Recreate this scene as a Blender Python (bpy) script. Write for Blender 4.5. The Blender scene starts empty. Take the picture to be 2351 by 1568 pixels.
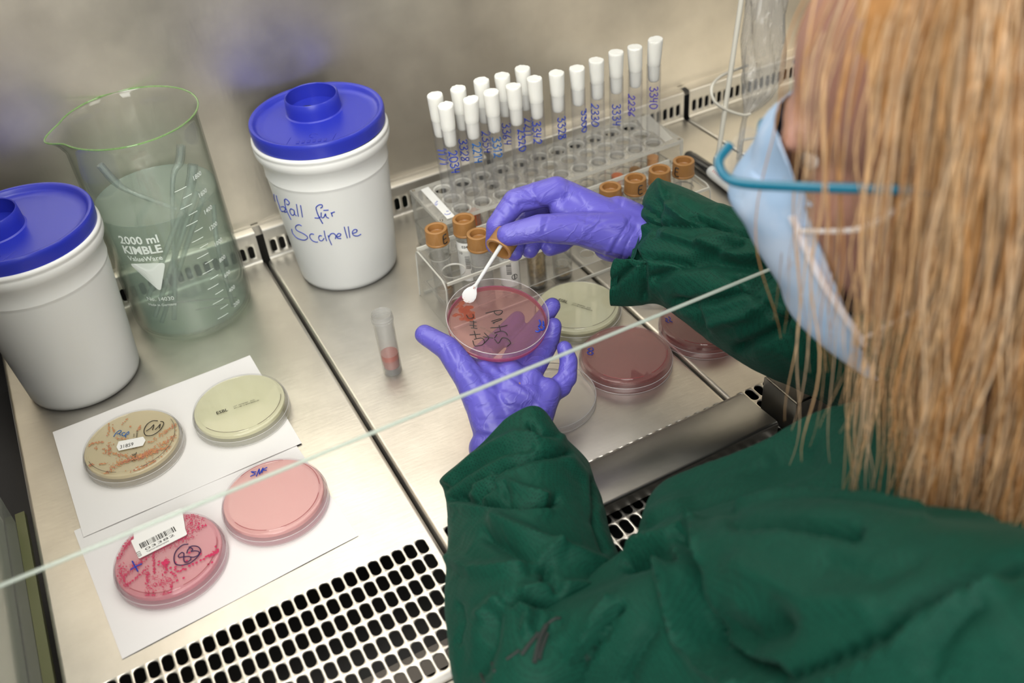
import bpy, bmesh, math, random
from mathutils import Vector, Matrix, Euler, noise

# ------------------------------------------------------------------ camera, world, light, exposure
S = bpy.context.scene
COL = S.collection
W_PX, H_PX, F_PX = 2351.0, 1568.0, 2246.83
CAM_LOC = Vector((.15249, -.4344, .62733))
CAM_ROT = Euler((.88485, .07764, -.4894), 'XYZ')
cd = bpy.data.cameras.new('camera')
cam = bpy.data.objects.new('camera', cd)
cd.sensor_width = 36.0
cd.lens = F_PX / W_PX * 36.0
cd.clip_start = .01
cd.dof.use_dof = True
cd.dof.focus_distance = .885
cd.dof.aperture_fstop = 5.0
cam.location = CAM_LOC
cam.rotation_euler = CAM_ROT
COL.objects.link(cam)
S.camera = cam
S.view_settings.view_transform = 'Standard'
S.view_settings.look = 'None'
S.view_settings.exposure = 0.0
S.view_settings.gamma = 1.0
S.view_settings.use_curve_mapping = False
S.cycles.max_bounces = 8
S.cycles.use_adaptive_sampling = True
S.cycles.adaptive_threshold = .03
S.cycles.transparent_max_bounces = 32
S.cycles.transmission_bounces = 10
S.cycles.glossy_bounces = 4
S.cycles.diffuse_bounces = 3
S.cycles.sample_clamp_indirect = 4.0
S.cycles.caustics_refractive = False
S.cycles.caustics_reflective = False

def world():
    w = bpy.data.worlds.new('laboratory_room')
    S.world = w
    w.use_nodes = True
    nt = w.node_tree
    n, l = nt.nodes, nt.links
    n.clear()
    out = n.new('ShaderNodeOutputWorld')
    bg = n.new('ShaderNodeBackground')
    tc = n.new('ShaderNodeTexCoord')
    # a laboratory room: pale walls, a dark doorway, bluish window patches, a dim far side
    N = lambda t: n.new('ShaderNode' + t)
    sep = N('SeparateXYZ'); l.new(tc.outputs['Generated'], sep.inputs[0])
    ax = N('MapRange'); ax.inputs['From Min'].default_value = -1; ax.inputs['From Max'].default_value = 1; l.new(sep.outputs['X'], ax.inputs[0])
    cr = N('ValToRGB'); e = cr.color_ramp.elements
    e[0].position = .0; e[0].color = (.92, .88, .80, 1); e[1].position = 1.0; e[1].color = (.34, .32, .29, 1)
    for p, c in ((.36, (.95, .91, .83)), (.42, (.17, .145, .165)), (.502, (.15, .125, .145)), (.522, (.80, .73, .61)), (.58, (1.0, .94, .82)), (.64, (.82, .76, .66)), (.69, (.42, .38, .33)), (.74, (.24, .22, .19))):
        x = e.new(p); x.color = (*c, 1)
    l.new(ax.outputs[0], cr.inputs[0])
    mp = N('Mapping'); mp.inputs['Scale'].default_value = (4.2, 1.5, 3.4); l.new(tc.outputs['Generated'], mp.inputs[0])
    nz = N('TexNoise'); nz.inputs['Scale'].default_value = 1.6; nz.inputs['Detail'].default_value = 3.0; l.new(mp.outputs[0], nz.inputs[0])
    c2 = N('ValToRGB'); g = c2.color_ramp.elements
    g[0].position = .36; g[0].color = (.66, .66, .66, 1); g[1].position = .62; g[1].color = (1.08, 1.06, 1.04, 1)
    x = g.new(.50); x.color = (.96, .96, .96, 1); x = g.new(.57); x.color = (.88, .92, 1.12, 1)
    l.new(nz.outputs[0], c2.inputs[0])
    m1 = N('MixRGB'); m1.blend_type = 'MULTIPLY'; m1.inputs[0].default_value = 1; l.new(cr.outputs[0], m1.inputs[1]); l.new(c2.outputs[0], m1.inputs[2])
    az = N('MapRange'); az.inputs['From Min'].default_value = -1; az.inputs['From Max'].default_value = 1; l.new(sep.outputs['Z'], az.inputs[0])
    c3_ = N('ValToRGB'); h = c3_.color_ramp.elements
    h[0].position = .15; h[0].color = (.35, .34, .33, 1); h[1].position = .85; h[1].color = (1.15, 1.12, 1.08, 1)
    x = h.new(.34); x.color = (.95, .93, .90, 1); x = h.new(.5); x.color = (.85, .84, .82, 1)
    l.new(az.outputs[0], c3_.inputs[0])
    m2 = N('MixRGB'); m2.blend_type = 'MULTIPLY'; m2.inputs[0].default_value = 1; l.new(m1.outputs[0], m2.inputs[1]); l.new(c3_.outputs[0], m2.inputs[2])
    l.new(m2.outputs[0], bg.inputs[0]); bg.inputs[1].default_value = .70
    l.new(bg.outputs[0], out.inputs[0])
world()

def area(name, loc, aim, sx, sy, power, col):
    d = bpy.data.lights.new(name, 'AREA'); d.shape = 'RECTANGLE'; d.size = sx; d.size_y = sy; d.energy = power; d.color = col
    o = bpy.data.objects.new(name, d); COL.objects.link(o); o.location = loc
    o.rotation_euler = (Vector(aim) - Vector(loc)).to_track_quat('-Z', 'Y').to_euler()
    return o
area('cabinet_lamp_light', (.28, .30, .80), (.30, .28, 0), .95, .45, 5.6, (1.0, .965, .90))
area('room_ceiling_light', (-.5, -.9, 2.2), (.4, .2, 0), 1.3, .9, 26, (1.0, .985, .96))
area('front_fill_light', (-.55, -1.9, 1.25), (.35, .3, .1), 1.3, 1.3, 41, (1.0, .98, .95))  # unseen fill added behind the camera to brighten the front faces
area('room_side_light', (2.1, -1.5, 1.7), (.5, -.2, .1), 1.0, 1.0, 16, (1.0, .95, .86))

# ------------------------------------------------------------------ camera geometry helpers (pixel of the photograph -> point of the place)
_R = CAM_ROT.to_matrix()
def ray(u, v):
    return _R @ Vector(((u - W_PX/2)/F_PX, -(v - H_PX/2)/F_PX, -1.0))
def atz(u, v, z=0.0):
    d = ray(u, v); return CAM_LOC + d * ((z - CAM_LOC.z)/d.z)
def aty(u, v, y):
    d = ray(u, v); return CAM_LOC + d * ((y - CAM_LOC.y)/d.y)
def atd(u, v, D):
    return CAM_LOC + ray(u, v) * D
def atplane(u, v, P, n):
    d = ray(u, v); return CAM_LOC + d * ((P - CAM_LOC).dot(n)/d.dot(n))
def project(p):
    q = _R.transposed() @ (p - CAM_LOC)
    return (W_PX/2 + F_PX*q.x/-q.z, H_PX/2 - F_PX*q.y/-q.z, -q.z)

# ------------------------------------------------------------------ materials
def newmat(name):
    m = bpy.data.materials.new(name); m.use_nodes = True
    nt = m.node_tree; nt.nodes.clear()
    out = nt.nodes.new('ShaderNodeOutputMaterial')
    return m, nt, out
def pbr(name, col, rough=.5, metal=0.0, coat=0.0, spec=.5, sss=0.0, bump=None, trans=0.0, ior=1.45, noisecol=None, sheen=0.0):
    m, nt, out = newmat(name)
    b = nt.nodes.new('ShaderNodeBsdfPrincipled')
    b.inputs['Base Color'].default_value = (*col, 1)
    b.inputs['Roughness'].default_value = rough
    b.inputs['Metallic'].default_value = metal
    b.inputs['Specular IOR Level'].default_value = spec
    b.inputs['Coat Weight'].default_value = coat
    b.inputs['Coat Roughness'].default_value = .15
    b.inputs['Transmission Weight'].default_value = trans
    b.inputs['IOR'].default_value = ior
    b.inputs['Sheen Weight'].default_value = sheen
    if sss:
        b.inputs['Subsurface Weight'].default_value = sss
        b.inputs['Subsurface Radius'].default_value = (.01, .008, .006)
        b.inputs['Subsurface Scale'].default_value = .4
    tc = nt.nodes.new('ShaderNodeTexCoord')
    if noisecol:
        scale, c2, lo, hi = noisecol
        nz = nt.nodes.new('ShaderNodeTexNoise'); nz.inputs['Scale'].default_value = scale; nz.inputs['Detail'].default_value = 5
        cr = nt.nodes.new('ShaderNodeValToRGB')
        cr.color_ramp.elements[0].position = lo; cr.color_ramp.elements[0].color = (*col, 1)
        cr.color_ramp.elements[1].position = hi; cr.color_ramp.elements[1].color = (*c2, 1)
        nt.links.new(tc.outputs['Object'], nz.inputs[0]); nt.links.new(nz.outputs[0], cr.inputs[0]); nt.links.new(cr.outputs[0], b.inputs['Base Color'])
    if bump:
        scale, strength, dist = bump
        nz = nt.nodes.new('ShaderNodeTexNoise'); nz.inputs['Scale'].default_value = scale; nz.inputs['Detail'].default_value = 4
        bp = nt.nodes.new('ShaderNodeBump'); bp.inputs['Strength'].default_value = strength; bp.inputs['Distance'].default_value = dist
        nt.links.new(tc.outputs['Object'], nz.inputs[0]); nt.links.new(nz.outputs[0], bp.inputs['Height']); nt.links.new(bp.outputs[0], b.inputs['Normal'])
    nt.links.new(b.outputs[0], out.inputs[0])
    return m
def schlick(nt, f0, refl=1.0):
    """Fresnel weight that is the same from both sides of a thin wall"""
    N, L = nt.nodes, nt.links
    lw = N.new('ShaderNodeLayerWeight'); lw.inputs[0].default_value = .5
    pw = N.new('ShaderNodeMath'); pw.operation = 'POWER'; pw.inputs[1].default_value = 5.0
    ma = N.new('ShaderNodeMath'); ma.operation = 'MULTIPLY_ADD'; ma.inputs[1].default_value = (1-f0)*min(refl, 1); ma.inputs[2].default_value = f0; ma.use_clamp = True
    L.new(lw.outputs['Facing'], pw.inputs[0]); L.new(pw.outputs[0], ma.inputs[0])
    return ma
def clear(name, tint=(1, 1, 1), refl=1.0, haze=0.0, hazecol=(1, 1, 1), rough=.02, ior=1.45, edge=None, edgepow=.5):
    """clear wall: lets light through tinted, mirrors by Fresnel, with an optional milky haze and a tinted grazing edge"""
    m, nt, out = newmat(name)
    N, L = nt.nodes, nt.links
    tr = N.new('ShaderNodeBsdfTransparent'); tr.inputs[0].default_value = (*tint, 1)
    if edge:
        lw = N.new('ShaderNodeLayerWeight'); lw.inputs[0].default_value = edgepow
        mc = N.new('ShaderNodeMixRGB'); mc.inputs[1].default_value = (*tint, 1); mc.inputs[2].default_value = (*edge, 1)
        L.new(lw.outputs['Facing'], mc.inputs[0]); L.new(mc.outputs[0], tr.inputs[0])
    gl = N.new('ShaderNodeBsdfGlossy'); gl.inputs['Roughness'].default_value = rough
    mu = schlick(nt, ((ior-1)/(ior+1))**2*refl, refl)
    mx = N.new('ShaderNodeMixShader')
    L.new(mu.outputs[0], mx.inputs[0]); L.new(gl.outputs[0], mx.inputs[2])
    src = tr
    if haze:
        df = N.new('ShaderNodeBsdfDiffuse'); df.inputs[0].default_value = (*hazecol, 1)
        tl = N.new('ShaderNodeBsdfTranslucent'); tl.inputs[0].default_value = (*hazecol, 1)
        m1 = N.new('ShaderNodeMixShader'); m1.inputs[0].default_value = .4
        L.new(df.outputs[0], m1.inputs[1]); L.new(tl.outputs[0], m1.inputs[2])
        m2 = N.new('ShaderNodeMixShader'); m2.inputs[0].default_value = haze
        L.new(tr.outputs[0], m2.inputs[1]); L.new(m1.outputs[0], m2.inputs[2])
        src = m2
    L.new(src.outputs[0], mx.inputs[1])
    L.new(mx.outputs[0], out.inputs[0])
    return m
def steel(name, col=(.60, .575, .53), rough=.36, axis=0, scratch=1.0):
    m, nt, out = newmat(name)
    N, L = nt.nodes, nt.links
    b = N.new('ShaderNodeBsdfPrincipled'); b.inputs['Metallic'].default_value = 1
    tc = N.new('ShaderNodeTexCoord')
    big = N.new('ShaderNodeTexNoise'); big.inputs['Scale'].default_value = 9; big.inputs['Detail'].default_value = 6; big.inputs['Roughness'].default_value = .6
    cr = N.new('ShaderNodeValToRGB')
    cr.color_ramp.elements[0].position = .35; cr.color_ramp.elements[0].color = (col[0]*.86, col[1]*.86, col[2]*.86, 1)
    cr.color_ramp.elements[1].position = .68; cr.color_ramp.elements[1].color = (col[0]*1.1, col[1]*1.1, col[2]*1.1, 1)
    L.new(tc.outputs['Object'], big.inputs[0]); L.new(big.outputs[0], cr.inputs[0]); L.new(cr.outputs[0], b.inputs['Base Color'])
    mp = N.new('ShaderNodeMapping'); s = [260, 260, 260]; s[axis] = 60; mp.inputs['Scale'].default_value = s
    fine = N.new('ShaderNodeTexNoise'); fine.inputs['Scale'].default_value = 1.0; fine.inputs['Detail'].default_value = 3
    L.new(tc.outputs['Object'], mp.inputs[0]); L.new(mp.outputs[0], fine.inputs[0])
    mr = N.new('ShaderNodeMapRange'); mr.inputs['To Min'].default_value = rough - .07; mr.inputs['To Max'].default_value = rough + .10
    L.new(big.outputs[0], mr.inputs[0]); L.new(mr.outputs[0], b.inputs['Roughness'])
    bp = N.new('ShaderNodeBump'); bp.inputs['Strength'].default_value = .22*scratch; bp.inputs['Distance'].default_value = .0006
    L.new(fine.outputs[0], bp.inputs['Height']); L.new(bp.outputs[0], b.inputs['Normal'])
    L.new(b.outputs[0], out.inputs[0])
    return m
def agar(name, col, tint, opac=.6):
    m, nt, out = newmat(name)
    N, L = nt.nodes, nt.links
    tr = N.new('ShaderNodeBsdfTransparent'); tr.inputs[0].default_value = (*tint, 1)
    b = N.new('ShaderNodeBsdfPrincipled'); b.inputs['Base Color'].default_value = (*col, 1); b.inputs['Roughness'].default_value = .25
    tl = N.new('ShaderNodeBsdfTranslucent'); tl.inputs[0].default_value = (*col, 1)
    m0 = N.new('ShaderNodeMixShader'); m0.inputs[0].default_value = .4
    L.new(b.outputs[0], m0.inputs[1]); L.new(tl.outputs[0], m0.inputs[2])
    mx = N.new('ShaderNodeMixShader'); mx.inputs[0].default_value = opac
    L.new(tr.outputs[0], mx.inputs[1]); L.new(m0.outputs[0], mx.inputs[2]); L.new(mx.outputs[0], out.inputs[0])
    return m

M = {}
M['tray'] = steel('brushed_tray_steel', (.64, .615, .565), .40, 0)
M['wall'] = steel('rear_wall_steel', (.80, .745, .65), .40, 2, .8)
M['rest'] = steel('armrest_steel', (.27, .265, .25), .33, 0, .6)
M['dark'] = pbr('dark_sump_and_gaps', (.012, .011, .010), .5)
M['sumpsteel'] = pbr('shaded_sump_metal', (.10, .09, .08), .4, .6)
M['white'] = pbr('white_bucket_plastic', (.80, .80, .78), .38, sss=.05, coat=.1, bump=(60, .05, .001))
M['blue'] = pbr('blue_lid_plastic', (.018, .030, .42), .36, coat=.1, bump=(300, .06, .0004))
M['paper'] = pbr('white_paper', (.84, .82, .81), .8)
M['label'] = pbr('sticker_paper', (.86, .85, .82), .6)
M['black'] = pbr('black_print', (.02, .018, .016), .6)
M['blueink'] = pbr('blue_marker_ink', (.012, .045, .40), .5)
M['tealink'] = pbr('teal_marker_ink', (.01, .11, .38), .5)
M['darkink'] = pbr('black_violet_marker_ink', (.035, .012, .07), .5)
M['purpleink'] = pbr('violet_marker_ink', (.05, .03, .42), .5)
M['redink'] = pbr('red_print', (.45, .03, .03), .5)
M['blackmark'] = pbr('black_marker_ink', (.015, .012, .012), .5)
M['whiteprint'] = pbr('white_enamel_print', (.80, .86, .82), .5)
M['embossblue'] = pbr('raised_blue_letters', (.014, .022, .36), .4)
M['glass'] = clear('beaker_glass', (.99, .995, .99), .9, .012, rough=.01, edge=(.80, .86, .81), edgepow=.12)
M['greenrim'] = clear('green_rim_glass', (.72, .92, .62), 1.5, .22, (.50, .80, .36), .03)
M['rod'] = clear('glass_rod', (.97, .985, .98), 1.6, .14, (.9, 1, .95), .02, edge=(.48, .53, .50), edgepow=.3)
M['pane'] = clear('sash_glass', (.985, .99, .985), .22, rough=.01)
M['paneedge'] = clear('polished_glass_edge', (.85, .93, .89), 1.5, .45, (.88, .92, .86), .08)
M['sideglass'] = clear('side_glass', (.90, .93, .90), .6, .25, (.80, .82, .76), .08)
M['olive'] = pbr('green_side_glass_edge', (.11, .12, .05), .3, coat=.3)
M['dishclear'] = clear('clear_polystyrene', (.99, .99, .99), 1.0, .04, (1, 1, 1), .03, edge=(.93, .93, .94), edgepow=.3)
M['dishpink'] = clear('pink_lit_polystyrene', (.99, .98, .985), .9, .035, (1, .93, .95), .03, edge=(.95, .87, .90), edgepow=.3)
M['acryl'] = clear('acrylic_sheet', (.985, .985, .975), .9, .24, (.95, .93, .88), .04, edge=(.94, .93, .90), edgepow=.3)
M['acryledge'] = clear('acrylic_cut_edge', (.92, .92, .88), 1.0, .85, (.95, .93, .86), .1)
M['rackplastic'] = clear('clear_rack_plastic', (.975, .975, .97), 1.2, .05, (1, 1, 1), .03, edge=(.90, .90, .89), edgepow=.3)
M['tubeglass'] = clear('test_tube_glass', (.99, .99, .99), .9, .025, (1, 1, 1), .02, edge=(.88, .88, .90), edgepow=.3)
M['frost'] = clear('frosted_tube_plastic', (.94, .94, .93), .8, .22, (.95, .94, .93), .15, edge=(.92, .92, .91), edgepow=.3)
M['plug'] = pbr('white_cellulose_plug', (.86, .85, .80), .9, sss=.1, bump=(700, .25, .0006))
M['cap'] = pbr('ochre_cap_plastic', (.34, .165, .052), .38, coat=.08)
M['spoon'] = pbr('white_spoon_plastic', (.80, .80, .80), .3, sss=.2)
M['orange'] = pbr('orange_broth', (.85, .20, .04), .3, sss=.1)
M['paleorange'] = pbr('pale_orange_broth', (.85, .42, .16), .3, sss=.1)
M['amber'] = clear('amber_residue', (.85, .62, .32), .8, .35, (.75, .42, .14), .1)
M['redliq'] = pbr('red_brown_suspension', (.50, .065, .025), .35, sss=.1)
M['stool'] = pbr('brown_sample', (.20, .13, .05), .7, noisecol=(200, (.38, .26, .11), .4, .6))
M['card'] = pbr('orange_card', (.80, .25, .03), .6)
M['penwhite'] = pbr('white_pen_barrel', (.86, .86, .84), .3, coat=.2)
M['penblack'] = pbr('black_pen_cap', (.012, .012, .014), .25, coat=.3)
M['frame'] = pbr('white_coated_wire', (.82, .79, .70), .35, coat=.1)
M['dishrim'] = clear('polystyrene_rim', (.95, .95, .95), 1.0, .50, (.95, .93, .93), .05)
M['bag'] = clear('clear_waste_bag', (.95, .95, .95), 1.0, .26, (.93, .92, .90), .12, edge=(.70, .70, .70), edgepow=.3)
M['screw'] = pbr('small_steel_screw', (.30, .27, .22), .35, .9)
M['crust'] = pbr('rusty_residue', (.45, .22, .07), .8)

# ------------------------------------------------------------------ object helpers
def obj(name, me, mat=None, parent=None, smooth=True):
    if isinstance(me, bmesh.types.BMesh):
        bm = me; bm.normal_update(); me = bpy.data.meshes.new(name); bm.to_mesh(me); bm.free()
    if mat is not None:
        for m in (mat if isinstance(mat, (list, tuple)) else [mat]): me.materials.append(m)
    if smooth:
        for p in me.polygons: p.use_smooth = True
        me.set_sharp_from_angle(angle=math.radians(38))
    o = bpy.data.objects.new(name, me); COL.objects.link(o)
    if parent: o.parent = parent
    return o
def sharp(o, deg=40):
    me = o.data
    me.set_sharp_from_angle(angle=math.radians(deg))
    return o
def tag(o, label, cat, group=None, kind=None):
    o['label'] = label; o['category'] = cat
    if group: o['group'] = group
    if kind: o['kind'] = kind
    return o
def thing(name, label, cat, loc=(0, 0, 0), rot=None, group=None):
    o = bpy.data.objects.new(name, None); COL.objects.link(o); o.location = loc; o.empty_display_size = .01
    if rot is not None: o.rotation_euler = rot
    return tag(o, label, cat, group)
def structure(o, label=None, cat=None):
    o['kind'] = 'structure'
    if label: o['label'] = label
    if cat: o['category'] = cat
    return o
def box(bm, x0, x1, y0, y1, z0, z1, mat=0):
    v = [bm.verts.new(p) for p in [(x0,y0,z0),(x1,y0,z0),(x1,y1,z0),(x0,y1,z0),(x0,y0,z1),(x1,y0,z1),(x1,y1,z1),(x0,y1,z1)]]
    fs = []
    for q in [(0,3,2,1),(4,5,6,7),(0,1,5,4),(1,2,6,5),(2,3,7,6),(3,0,4,7)]:
        f = bm.faces.new([v[i] for i in q]); f.material_index = mat; fs.append(f)
    return v, fs
def bevel(bm, w, seg=2):
    bmesh.ops.bevel(bm, geom=bm.edges[:], offset=w, segments=seg, affect='EDGES', profile=.5)
def lathe(bm, prof, n=48, closed=False, mat=0, cx=0, cy=0, mtx=None, cap0=False, cap1=False):
    """prof: list of (r, z)"""
    rings = []
    for r, z in prof:
        if r < 1e-6:
            v = bm.verts.new((cx, cy, z)); rings.append([v]*n)
        else:
            rings.append([bm.verts.new((cx + r*math.cos(2*math.pi*i/n), cy + r*math.sin(2*math.pi*i/n), z)) for i in range(n)])
    new = []
    seq = list(range(len(rings)-1)) + ([len(rings)-1] if closed else [])
    for k in seq:
        a, b = rings[k], rings[(k+1) % len(rings)]
        for i in range(n):
            j = (i+1) % n
            vs = []
            for v in (a[i], a[j], b[j], b[i]):
                if v not in vs: vs.append(v)
            if len(vs) > 2:
                try: f = bm.faces.new(vs); f.material_index = mat; new.append(f)
                except ValueError: pass
    if cap0 and rings[0][0] != rings[0][1]: bm.faces.new(list(reversed(rings[0]))).material_index = mat
    if cap1 and rings[-1][0] != rings[-1][1]: bm.faces.new(rings[-1]).material_index = mat
    if mtx:
        vs = {v for r in rings for v in r}
        for v in vs: v.co = mtx @ v.co
    return rings
def frames(pts):
    T = []
    for i in range(len(pts)):
        a = pts[max(i-1, 0)]; b = pts[min(i+1, len(pts)-1)]
        T.append((b-a).normalized() if (b-a).length > 1e-9 else Vector((0, 0, 1)))
    up = Vector((0, 0, 1)) if abs(T[0].z) < .9 else Vector((1, 0, 0))
    n = (up - T[0]*up.dot(T[0])).normalized(); out = []
    for t in T:
        n = n - t*n.dot(t)
        n = n.normalized() if n.length > 1e-6 else t.orthogonal().normalized()
        out.append((t, n.copy(), t.cross(n)))
    return out
def tube(bm, pts, r, n=8, mat=0, caps=True):
    pts = [Vector(p) for p in pts]
    rs = r if isinstance(r, (list, tuple)) else [r]*len(pts)
    rings = []
    for (t, a, b), p, rr in zip(frames(pts), pts, rs):
        rings.append([bm.verts.new(p + a*(rr*math.cos(2*math.pi*i/n)) + b*(rr*math.sin(2*math.pi*i/n))) for i in range(n)])
    for A, B in zip(rings, rings[1:]):
        for i in range(n):
            bm.faces.new((A[i], A[(i+1) % n], B[(i+1) % n], B[i])).material_index = mat
    if caps:
        bm.faces.new(list(reversed(rings[0]))).material_index = mat
        bm.faces.new(rings[-1]).material_index = mat
    return rings
def catmull(pts, k=6):
    pts = [Vector(p) for p in pts]
    if len(pts) < 3: return pts
    P = [pts[0]*2 - pts[1]] + pts + [pts[-1]*2 - pts[-2]]
    out = []
    for i in range(1, len(P)-2):
        for j in range(k):
            t = j/k
            out.append(.5*((2*P[i]) + (-P[i-1]+P[i+1])*t + (2*P[i-1]-5*P[i]+4*P[i+1]-P[i+2])*t*t + (-P[i-1]+3*P[i]-3*P[i+1]+P[i+2])*t**3))
    out.append(pts[-1])
    return out
# handwriting: strokes in a unit box (x 0..w, y 0..1)
GL = {
 '0': (.6, [[(.3,1),(.05,.75),(.03,.3),(.28,0),(.55,.25),(.57,.75),(.3,1)]]),
 '1': (.35, [[(.0,.7),(.25,1),(.22,0)]]),
 '2': (.6, [[(.05,.8),(.25,1),(.5,.85),(.45,.55),(.05,.02),(.3,.1),(.6,.0)]]),
 '3': (.6, [[(.05,.9),(.35,1),(.5,.8),(.2,.55),(.5,.45),(.55,.15),(.3,0),(.02,.12)]]),
 '4': (.6, [[(.1,1),(.05,.5),(.5,.5)],[(.5,.95),(.42,0)]]),
 '5': (.6, [[(.1,1),(.08,.6),(.4,.62),(.55,.35),(.35,.02),(.02,.08)],[(.1,1),(.5,.98)]]),
 '6': (.6, [[(.45,1),(.1,.55),(.08,.15),(.35,0),(.52,.2),(.35,.42),(.1,.3)]]),
 '7': (.6, [[(.05,.95),(.55,.98),(.25,0)]]),
 '8': (.6, [[(.45,.95),(.15,.95),(.1,.7),(.45,.35),(.45,.05),(.15,.03),(.1,.3),(.45,.7),(.45,.95)]]),
 '9': (.6, [[(.5,.8),(.25,1),(.08,.75),(.3,.55),(.5,.8),(.42,0)]]),
 'E': (.6, [[(.52,1),(.1,.97),(.06,.02),(.55,.0)],[(.08,.52),(.45,.55)]]),
 'S': (.6, [[(.55,.9),(.3,1),(.08,.78),(.5,.35),(.35,.02),(.02,.12)]]),
 'M': (.8, [[(.02,0),(.15,1),(.38,.3),(.62,1),(.75,0)]]),
 'C': (.6, [[(.55,.85),(.3,1),(.05,.6),(.12,.1),(.4,0),(.58,.15)]]),
 'T': (.6, [[(.3,1),(.28,0)],[(.0,.95),(.6,1)]]),
 'H': (.6, [[(.08,1),(.05,0)],[(.52,1),(.5,0)],[(.06,.5),(.5,.52)]]),
 'P': (.6, [[(.1,0),(.1,1),(.45,.9),(.45,.6),(.1,.5)]]),
 'N': (.6, [[(.05,0),(.08,1),(.48,0),(.52,1)]]),
 'A': (.6, [[(0,0),(.3,1),(.55,0)],[(.12,.4),(.45,.42)]]),
 'l': (.2, [[(.1,1),(.1,0)]]),
 '+': (.7, [[(.0,.45),(.7,.6)],[(.3,1),(.42,.0)]]),
 ' ': (.4, []),
}
def write(bm, text, mapf, h=1.0, r=.0004, gap=.15, n=5, mat=0):
    """handwrite text; mapf(x, y) -> point, units of h"""
    x = 0
    for ch in text:
        w, st = GL.get(ch, GL[' '])
        for s in st:
            pts = catmull([Vector((x + a, b, 0)) for a, b in s], 4)
            tube(bm, [mapf(p.x*h, p.y*h) for p in pts], r, n, mat)
        x += w + gap
    return x
def print_text(name, body, size, mtx, mat, parent, extrude=.00003, align='LEFT', shear=0.0, bold=0.0):
    c = bpy.data.curves.new(name, 'FONT'); c.body = body; c.size = size; c.extrude = extrude; c.align_x = align; c.shear = shear; c.offset = bold; c.resolution_u = 3
    t = bpy.data.objects.new(name, c); COL.objects.link(t)
    dg = bpy.context.evaluated_depsgraph_get(); dg.update()
    me = bpy.data.meshes.new_from_object(t.evaluated_get(dg))
    bpy.data.objects.remove(t); bpy.data.curves.remove(c)
    me.transform(mtx)
    me.materials.clear()
    return obj(name, me, mat, parent, smooth=False)
def mesh_text(body, size, extrude=.00003, bold=0.0):
    c = bpy.data.curves.new('t', 'FONT'); c.body = body; c.size = size; c.extrude = extrude; c.offset = bold; c.resolution_u = 2
    t = bpy.data.objects.new('t', c); COL.objects.link(t)
    dg = bpy.context.evaluated_depsgraph_get(); dg.update()
    me = bpy.data.meshes.new_from_object(t.evaluated_get(dg))
    bpy.data.objects.remove(t); bpy.data.curves.remove(c)
    return me
# ------------------------------------------------------------------ the cabinet
PITCH = .2985
def stadium(cx, cy, w, l, n):
    """n points (multiple of 4) around a slot that is long in y, starting at the +x side, counter-clockwise"""
    r = w/2; h = l/2 - r; out = []
    for i in range(n):
        a = 2*math.pi*(i+.5)/n
        out.append((cx + r*math.cos(a), cy + (h if math.sin(a) > 0 else -h) + r*math.sin(a)))
    return out
def slot_cell(bm, x0, x1, y0, y1, w, l, to3, wall=-.0015, n=24):
    cx, cy = (x0+x1)/2, (y0+y1)/2
    inner = stadium(cx, cy, w, l, n)
    rim = stadium(cx, cy, w+.0006, l+.0006, n)
    outer = []
    for i in range(n):
        a = 2*math.pi*(i+.5)/n; c, s = math.cos(a), math.sin(a)
        k = 1/max(abs(c), abs(s)); outer.append((cx + c*k*(x1-x0)/2, cy + s*k*(y1-y0)/2))
    # corners are added by snapping the samples nearest to them
    for q, (sx, sy) in zip((n//8 - .5, 3*n//8 - .5, 5*n//8 - .5, 7*n//8 - .5), ((1,1), (-1,1), (-1,-1), (1,-1))):
        pass
    O = [bm.verts.new(to3(x, y, 0)) for x, y in outer]
    Rv = [bm.verts.new(to3(x, y, 0)) for x, y in rim]
    I = [bm.verts.new(to3(x, y, -.0003)) for x, y in inner]
    D = [bm.verts.new(to3(x, y, wall)) for x, y in inner]
    C = {}
    for q, (sx, sy) in enumerate(((1,1), (-1,1), (-1,-1), (1,-1))):
        C[q] = bm.verts.new(to3(cx + sx*(x1-x0)/2, cy + sy*(y1-y0)/2, 0))
    for i in range(n):
        j = (i+1) % n
        a = 2*math.pi*(i+.5)/n; b = 2*math.pi*(i+1.5)/n
        q = None
        for k in range(4):
            if a < math.pi/4 + k*math.pi/2 < b: q = k
        if q is None: bm.faces.new((O[i], O[j], Rv[j], Rv[i]))
        else: bm.faces.new((O[i], C[q], O[j], Rv[j], Rv[i]))
        bm.faces.new((Rv[i], Rv[j], I[j], I[i]))
        bm.faces.new((I[i], I[j], D[j], D[i]))
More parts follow.
